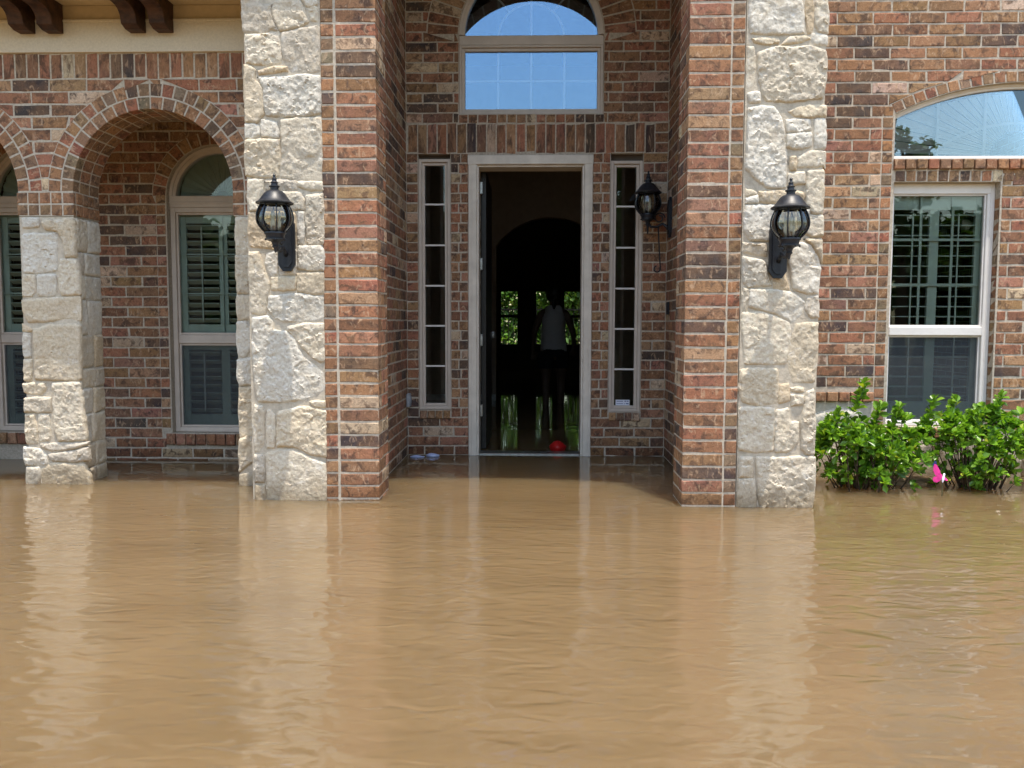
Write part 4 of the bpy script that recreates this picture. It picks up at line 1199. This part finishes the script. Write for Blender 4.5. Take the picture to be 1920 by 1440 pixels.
def shrub(base, blobs, sprigs, label, n_tips, seed):
    global rng
    rng = np.random.default_rng(seed)
    t = empty('shrub', base); tag(t, label, 'shrub', 'clipped shrubs in the flooded bed')
    b = np.array(base); pos = []; dr = []; sz = []; co = []; st = MB()
    tips = []
    tot = sum(w for *_, w in blobs)
    for c, r, w in blobs:
        c = np.array(c) - b; r = np.array(r)
        for _ in range(int(n_tips * w / tot)):
            d = rng.normal(size=3); d /= np.linalg.norm(d); d[2] = abs(d[2]) * .9 - .12 if rng.random() < .75 else d[2]
            k = rng.uniform(.35, 1.05) ** .6 if rng.random() < .85 else rng.uniform(1.05, 1.3)
            tips.append((c + d * r * k, d, k))
    for p in sprigs:
        p = np.array(p) - b
        for i in range(7): tips.append((p - np.array([(.03 * i) * .35, 0, .032 * i]), np.array([rng.normal() * .3, rng.normal() * .3, 1.0]), 1.0))
    for p, d, k in tips:
        if p[2] < .0: p[2] = abs(p[2]) * .5
        ax = d * np.array([1, 1, .5]) + np.array([0, 0, .55]) + rng.normal(size=3) * .25; ax /= np.linalg.norm(ax)
        m_ = rng.integers(6, 10); ph = rng.random() * 6.28
        e1 = np.cross(ax, [0.3, .1, 1]); e1 /= np.linalg.norm(e1); e2 = np.cross(ax, e1)
        bright = rng.random()
        for j in range(m_):
            f = j / m_; a = ph + j * 2.4; sp_ = .95 - .75 * f
            v = ax * (.35 + .75 * f) + (e1 * cos(a) + e2 * sin(a)) * sp_ + rng.normal(size=3) * .15; v /= np.linalg.norm(v)
            pos.append(p + ax * (f * .03 - .02)); dr.append(v); sz.append(rng.uniform(.046, .070) * (1.1 - .35 * f))
            q = rng.random()
            c = LEAF[0] if q < .35 else LEAF[1] if q < .65 else LEAF[2] if q < .82 else LEAF[3] if q < .965 else LEAF[4]
            c = c * rng.uniform(.8, 1.2) * (.85 + .3 * bright)
            if f > .7 and k > .8: c = c * .5 + LEAF[3] * .5
            co.append(c)
    leaves_mesh('crown', np.array(pos), np.array(dr), np.array(sz), np.array(co), 'leaf', parent=t, wide=.56)
    idx = rng.permutation(len(tips))[:70]
    for i in idx:
        p = tips[i][0]; root = np.array([p[0] * .35 + rng.normal() * .03, p[1] * .35 + rng.normal() * .03, -.12])
        m1 = root * .5 + p * .5 + np.array([p[0] * .08, p[1] * .08, .03]); st.tube([root, m1, p], [.006, .004, .002], 5)
    st.build('stem', 'bark', t, True)
    return t
shrub((2.27, 5.86, 0), [((2.16, 5.84, .26), (.27, .23, .25), 4), ((2.40, 5.86, .20), (.25, .22, .22), 2.6), ((2.28, 5.82, .10), (.32, .22, .11), 1.6), ((2.02, 5.86, .34), (.10, .14, .12), .6), ((2.62, 5.95, .30), (.14, .14, .16), .9), ((2.55, 5.9, .42), (.05, .05, .10), .3)],
      [(2.235, 5.84, .72), (2.50, 5.9, .55), (2.05, 5.8, .52), (2.33, 5.8, .56), (1.97, 5.8, .44)], 'leafy green shrub with one tall sprig beside the cream stone pillar', 270, 3)
shrub((3.02, 5.88, 0), [((3.02, 5.86, .27), (.30, .23, .26), 4), ((3.22, 5.9, .33), (.14, .2, .19), 1.2), ((2.80, 5.9, .40), (.16, .16, .12), 1), ((3.0, 5.84, .10), (.31, .22, .12), 1.5), ((3.10, 5.9, .48), (.10, .12, .10), .8)],
      [(2.74, 5.9, .60), (2.88, 5.9, .60), (3.16, 5.85, .63), (3.02, 5.8, .56)], 'rounded green shrub below the front window behind the pink butterfly', 260, 4)
shrub((3.72, 5.92, 0), [((3.72, 5.9, .28), (.29, .22, .24), 4), ((3.52, 5.9, .36), (.14, .16, .12), 1)], [], 'green shrub cut off by the picture edge at the far end of the bed', 230, 5)

# pink butterfly on a stake
bf = empty('butterfly_ornament', (2.655, 5.575, 0)); tag(bf, 'pink butterfly ornament on a thin stake between the two shrubs', 'garden ornament'); bf.scale = (.85,) * 3
def wing(name, pts, hinge, rot, mat):
    me = MB().prism_y(pts, -.0012, .0012).mesh(name)
    o = link(name, me, mat, bf); o.location = hinge; o.rotation_euler = rot; return o
w_up = [(0, 0), (-.020, .060), (-.048, .100), (-.064, .104), (-.070, .080), (-.066, .050), (-.05, .022), (-.02, .0)]
w_lo = [(0, -.002), (-.03, .012), (-.056, .006), (-.062, -.016), (-.05, -.034), (-.03, -.036), (-.01, -.02)]
for sx, rz in ((1, -.25), (-1, .95)):
    for nm, pts in (('wing', w_up), ('wing', w_lo)):
        o = wing(nm, [(x * sx, z) for x, z in pts], (0.004 * -sx, 0, .135), (-.1 if sx > 0 else -.85, .12 * sx, rz), 'pink')
    o = wing('wing_tip', [(x * sx, z) for x, z in [(-.049, .1005), (-.064, .105), (-.071, .080), (-.078, .098), (-.068, .125), (-.056, .128)]], (0.004 * -sx, 0, .135), (-.1 if sx > 0 else -.85, .12 * sx, rz), 'navy')
bd = MB().lathe([(0, -.034), (.006, -.025), (.010, -.005), (.010, .012), (.007, .026), (.009, .034), (.006, .042), (0, .045)], 0, 0, 0, 10).build('body', 'lilac', bf, True)
bd.location = (0.006, -.004, .135); bd.rotation_euler = (-.35, .35, 0)
MB().tube([(.004, 0, -.4), (.003, 0, .05), (.004, 0, .112)], .0028, 6).build('stake', 'stake', bf)

# landscape timber behind the shrubs
tm = empty('garden_timber', (2.52, 6.05, 0)); tag(tm, 'weathered timber bed edging just above the water between the shrubs', 'timber')
MB().box(-.30, .27, -.045, .045, -.06, .036, .008).build('upper_beam', 'timber', tm); MB().box(-.22, .262, -.12, -.047, -.06, .016, .006).build('lower_beam', 'timber', tm)

# ================================================================== floating things
def floater(name, label, cat, loc, rad, mat, seed, squash):
    bm = bmesh.new(); bmesh.ops.create_icosphere(bm, subdivisions=3, radius=1)
    rr = random.Random(seed)
    for v in bm.verts:
        n = .10 * sin(v.co.x * 3 + seed) + .07 * sin(v.co.y * 5 + 2) + .05 * sin(v.co.z * 7)
        v.co = Vector((v.co.x * rad[0], v.co.y * rad[1], v.co.z * rad[2])) * (1 + n)
        if v.co.z < -.6 * rad[2]: v.co.z = -.6 * rad[2]
    me = bpy.data.meshes.new(name); bm.to_mesh(me); bm.free(); me.polygons.foreach_set('use_smooth', [True] * len(me.polygons))
    o = link(name, me, mat); o.location = loc; return tag(o, label, cat)
floater('red_ball', 'flattened red plastic ball floating just inside the open front door', 'ball', (.193, 7.45, .022), (.076, .07, .052), 'red', 2, 1)
floater('floating_cup', 'pale blue plastic tub floating by the brick left of the door', 'plastic tub', (-.862, 7.03, .008), (.050, .04, .022), 'pale_blue', 4, 1)
floater('floating_wrapper', 'pale blue crumpled wrapper floating in the alcove corner', 'wrapper', (-.985, 6.99, .004), (.060, .03, .013), 'pale_blue', 9, 1)

# ================================================================== person walking through the hall
def person(loc):
    edges = []; vs = []; rad = []
    def add(p, r, par=None):
        vs.append(p); rad.append(r)
        if par is not None: edges.append((par, len(vs) - 1))
        return len(vs) - 1
    pel = add((0, 0, .93), .135); waist = add((0, -.01, 1.10), .115, pel); chest = add((0, -.015, 1.32), .135, waist); nb = add((0, -.005, 1.485), .062, chest)
    nk = add((0, .01, 1.55), .055, nb); hd = add((0, .03, 1.66), .088, nk); add((0, .035, 1.735), .075, hd)
    add((0, .125, 1.63), .018, hd)                       # nose, facing away from the door
    for s in (-1, 1):
        add((s * .088, .02, 1.645), .016, hd)              # ears
        sh = add((s * .165, -.01, 1.445), .066, chest); el = add((s * .262, -.03, 1.17), .043, sh); fr_ = s > 0
        wr = add((s * .285, .13 if fr_ else .06, .98 if fr_ else .95), .030, el); pm = add((s * .283, .175 if fr_ else .085, .93 if fr_ else .88), .033, wr)
        for q in range(4):
            a = add((s * .283 + (q - 1.5) * .018, .205 if fr_ else .095, .885 if fr_ else .825), .0095, pm); add((s * .275 + (q - 1.5) * .017, .20 if fr_ else .105, .85 if fr_ else .79), .008, a)
        a = add((s * .245, .19 if fr_ else .10, .91 if fr_ else .865), .011, pm); add((s * .232, .21 if fr_ else .12, .885 if fr_ else .835), .009, a)
        hip = add((s * .10, 0, .86), .105, pel); st = .16 if s > 0 else -.12
        kn = add((s * .105, st * .6 + .03, .50), .062, hip); cf = add((s * .105, st * .8 - .02, .35), .056, kn); ank = add((s * .10, st - .03, .09), .038, cf)
        ft = add((s * .105, st + .06, .035), .036, ank); add((s * .11, st + .14, .025), .028, ft)
    me = bpy.data.meshes.new('person'); me.from_pydata(vs, edges, []); me.update()
    o = link('person', me, 'skin'); o.location = loc
    sk = o.modifiers.new('skin', 'SKIN'); sk.use_smooth_shade = True
    for i, v in enumerate(me.skin_vertices[0].data): v.radius = (rad[i], rad[i]); v.use_root = (i == 0)
    sb = o.modifiers.new('sub', 'SUBSURF'); sb.levels = 2; sb.render_levels = 2
    def shell(name, secs, mat, seg=28):
        mb = MB(); vs_ = []
        for z, rx, ry, cx, cy in secs:
            for k in range(seg):
                a = 2 * pi * k / seg; wv = 1 + .02 * sin(5 * a + z * 20)
                vs_.append((cx + rx * wv * cos(a), cy + ry * wv * sin(a), z))
        fs = [(i * seg + k, i * seg + (k + 1) % seg, (i + 1) * seg + (k + 1) % seg, (i + 1) * seg + k) for i in range(len(secs) - 1) for k in range(seg)]
        mb.add(vs_, fs); return mb.build(name, mat, o, True)
    shell('tank_top', [(.90, .185, .150, .0, 0), (.98, .182, .148, 0, 0), (1.08, .165, .138, 0, -.01), (1.2, .160, .140, 0, -.012), (1.32, .162, .148, 0, -.015), (1.42, .150, .135, 0, -.012), (1.50, .118, .095, 0, -.008), (1.535, .085, .072, 0, -.004)], 'shirt')
    shell('shorts', [(1.0, .165, .135, 0, 0), (.93, .180, .152, 0, 0), (.84, .205, .155, 0, .005)], 'shorts')
    for s in (-1, 1): shell('shorts_leg', [(.90, .118, .135, s * .095, .0), (.80, .118, .128, s * .105, (.03 if s > 0 else -.02)), (.68, .108, .112, s * .108, (.06 if s > 0 else -.035))], 'shorts', 20)
    bm = bmesh.new(); bmesh.ops.create_icosphere(bm, subdivisions=3, radius=.112)
    for v in bm.verts:
        v.co.z *= 1.12
        if v.co.y > .05: v.co.y = .05
        if v.co.z < -.05: v.co.y = min(v.co.y, -.01)
    me2 = bpy.data.meshes.new('hair'); bm.to_mesh(me2); bm.free(); me2.polygons.foreach_set('use_smooth', [True] * len(me2.polygons))
    h_ = link('hair', me2, 'hair', o); h_.location = (0, .015, 1.685)
    MB().lathe([(0, .04), (.035, .02), (.04, -.03), (.03, -.10), (.012, -.17), (0, -.18)], 0, -.10, 1.64, 12).build('ponytail', 'hair', o, True)
    tag(o, 'person in a white tank top and dark shorts walking away through the dark hall', 'person')
    return o
person((.235, 11.62, -.19))

# ================================================================== garden behind, seen through the far windows
fe = empty('iron_fence', (0, 22, 0)); tag(fe, 'black iron picket fence in the garden seen through the hall windows', 'fence')
fp = MB()
for i in range(60): fp.box(-3.6 + i * .12 - .009, -3.6 + i * .12 + .009, -.009, .009, -.3, 1.50)
tag(fp.build('picket', 'iron', fe), kind='stuff')
MB().box(-3.7, 3.7, -.016, .016, 1.40, 1.44).build('rail', 'iron', fe); MB().box(-3.7, 3.7, -.016, .016, .20, .24).build('rail', 'iron', fe)
def leaf_volume(n, ctr, rad, size, cols, shell_=.0):
    d = rng.normal(size=(n, 3)); d /= np.linalg.norm(d, axis=1)[:, None]
    k = rng.random(n) ** (1 / 3.0) * (1 - shell_) + shell_
    pos = np.array(ctr) + d * np.array(rad) * k[:, None]
    dr = rng.normal(size=(n, 3)); dr /= np.linalg.norm(dr, axis=1)[:, None]
    return pos, dr, rng.uniform(.7, 1.3, n) * size, cols[rng.integers(0, len(cols), n)] * rng.uniform(.7, 1.3, (n, 1))
GREEN = np.array([(.07, .15, .025), (.10, .20, .035), (.05, .11, .02), (.15, .24, .05)])
hd = tag(empty('garden_hedge', (0, 25.5, 0)), 'bright green hedge behind the iron fence seen through the hall windows', 'hedge')
parts = [leaf_volume(1500, (x, rng.uniform(-.3, .3), z), (1.1, .7, .9), .16, GREEN * 1.4) for x in np.arange(-3, 3.1, 1.2) for z in (.6, 2.0, 3.4)]
leaves_mesh('foliage', *[np.concatenate([p[i] for p in parts]) for i in range(4)], 'leaf_dull', parent=hd, wide=.6)
hs = MB()
for x in np.arange(-3, 3.1, .8): hs.tube([(x, 0, -.5), (x + .1, .1, 1.5), (x - .05, 0, 3.2)], [.06, .045, .02], 6)
hs.build('stem', 'bark', hd)

# ================================================================== trees across the flooded street (seen in the glass and the water)
def tree(loc, h, crown, label, n, seed, size=.22):
    global rng
    rng = np.random.default_rng(seed); rr = random.Random(seed)
    t = empty('street_tree', loc); tag(t, label, 'tree', 'trees across the flooded street')
    tk = MB(); tk.tube([(0, 0, -.6), (.05, .02, h * .25), (-.05, .05, h * .55), (.05, 0, h * .92)], [h * .028, h * .022, h * .014, h * .004], 10)
    ps = []
    for i in range(15):
        a = i * 2.4 + rr.random(); z = h * (.34 + .58 * i / 15); L = crown * (1.05 - .55 * i / 15) * rr.uniform(.75, 1.1)
        e = (L * cos(a), L * sin(a), z + L * .35); s = (0, 0, z - h * .04)
        tk.tube([s, (e[0] * .5, e[1] * .5, (s[2] + e[2]) / 2 + .1), e], [h * .009, h * .006, h * .002], 6)
        for q in (.55, .8, 1.0): ps.append(leaf_volume(n // 45, (e[0] * q, e[1] * q, s[2] + (e[2] - s[2]) * q + .15), (crown * .30, crown * .30, crown * .22), size, GREEN * .75))
    tk.build('trunk', 'bark', t, True)
    leaves_mesh('crown', *[np.concatenate([p[i] for p in ps]) for i in range(4)], 'leaf_dull', parent=t, wide=.7)
tree((10.2, -11.5, 0), 6.6, 1.05, 'slender young tree mirrored in the transom of the front window', 2000, 21, .17)
tree((3.2, -21, 0), 8.5, 3.0, 'broad tree mirrored in the glass beside the front door', 5200, 22)
tree((-7, -24, 0), 9.0, 3.4, 'wide tree across the street facing the porch', 5200, 23)
tree((31, -24, 0), 9.5, 3.4, 'tall tree across the street beyond the slender one', 5200, 24)
tree((-17, -19, 0), 8.5, 3.2, 'round tree across the street past the porch end', 4200, 25)
tl = []
for x in np.arange(-60, 61, 2.0):
    hgt = rng.uniform(6.2, 8.2)
    tl.append(leaf_volume(700, (x + rng.uniform(-.8, .8), -38 + rng.uniform(-3, 3), hgt * .46), (2.2, 1.6, hgt * .55), .85, GREEN * .7))
tlo = leaves_mesh('treeline', *[np.concatenate([p[i] for p in tl]) for i in range(4)], 'leaf_dull', wide=.8)
tag(tlo, 'dark green treeline far across the flooded street', 'treeline', kind='stuff')
bpy.context.view_layer.update()
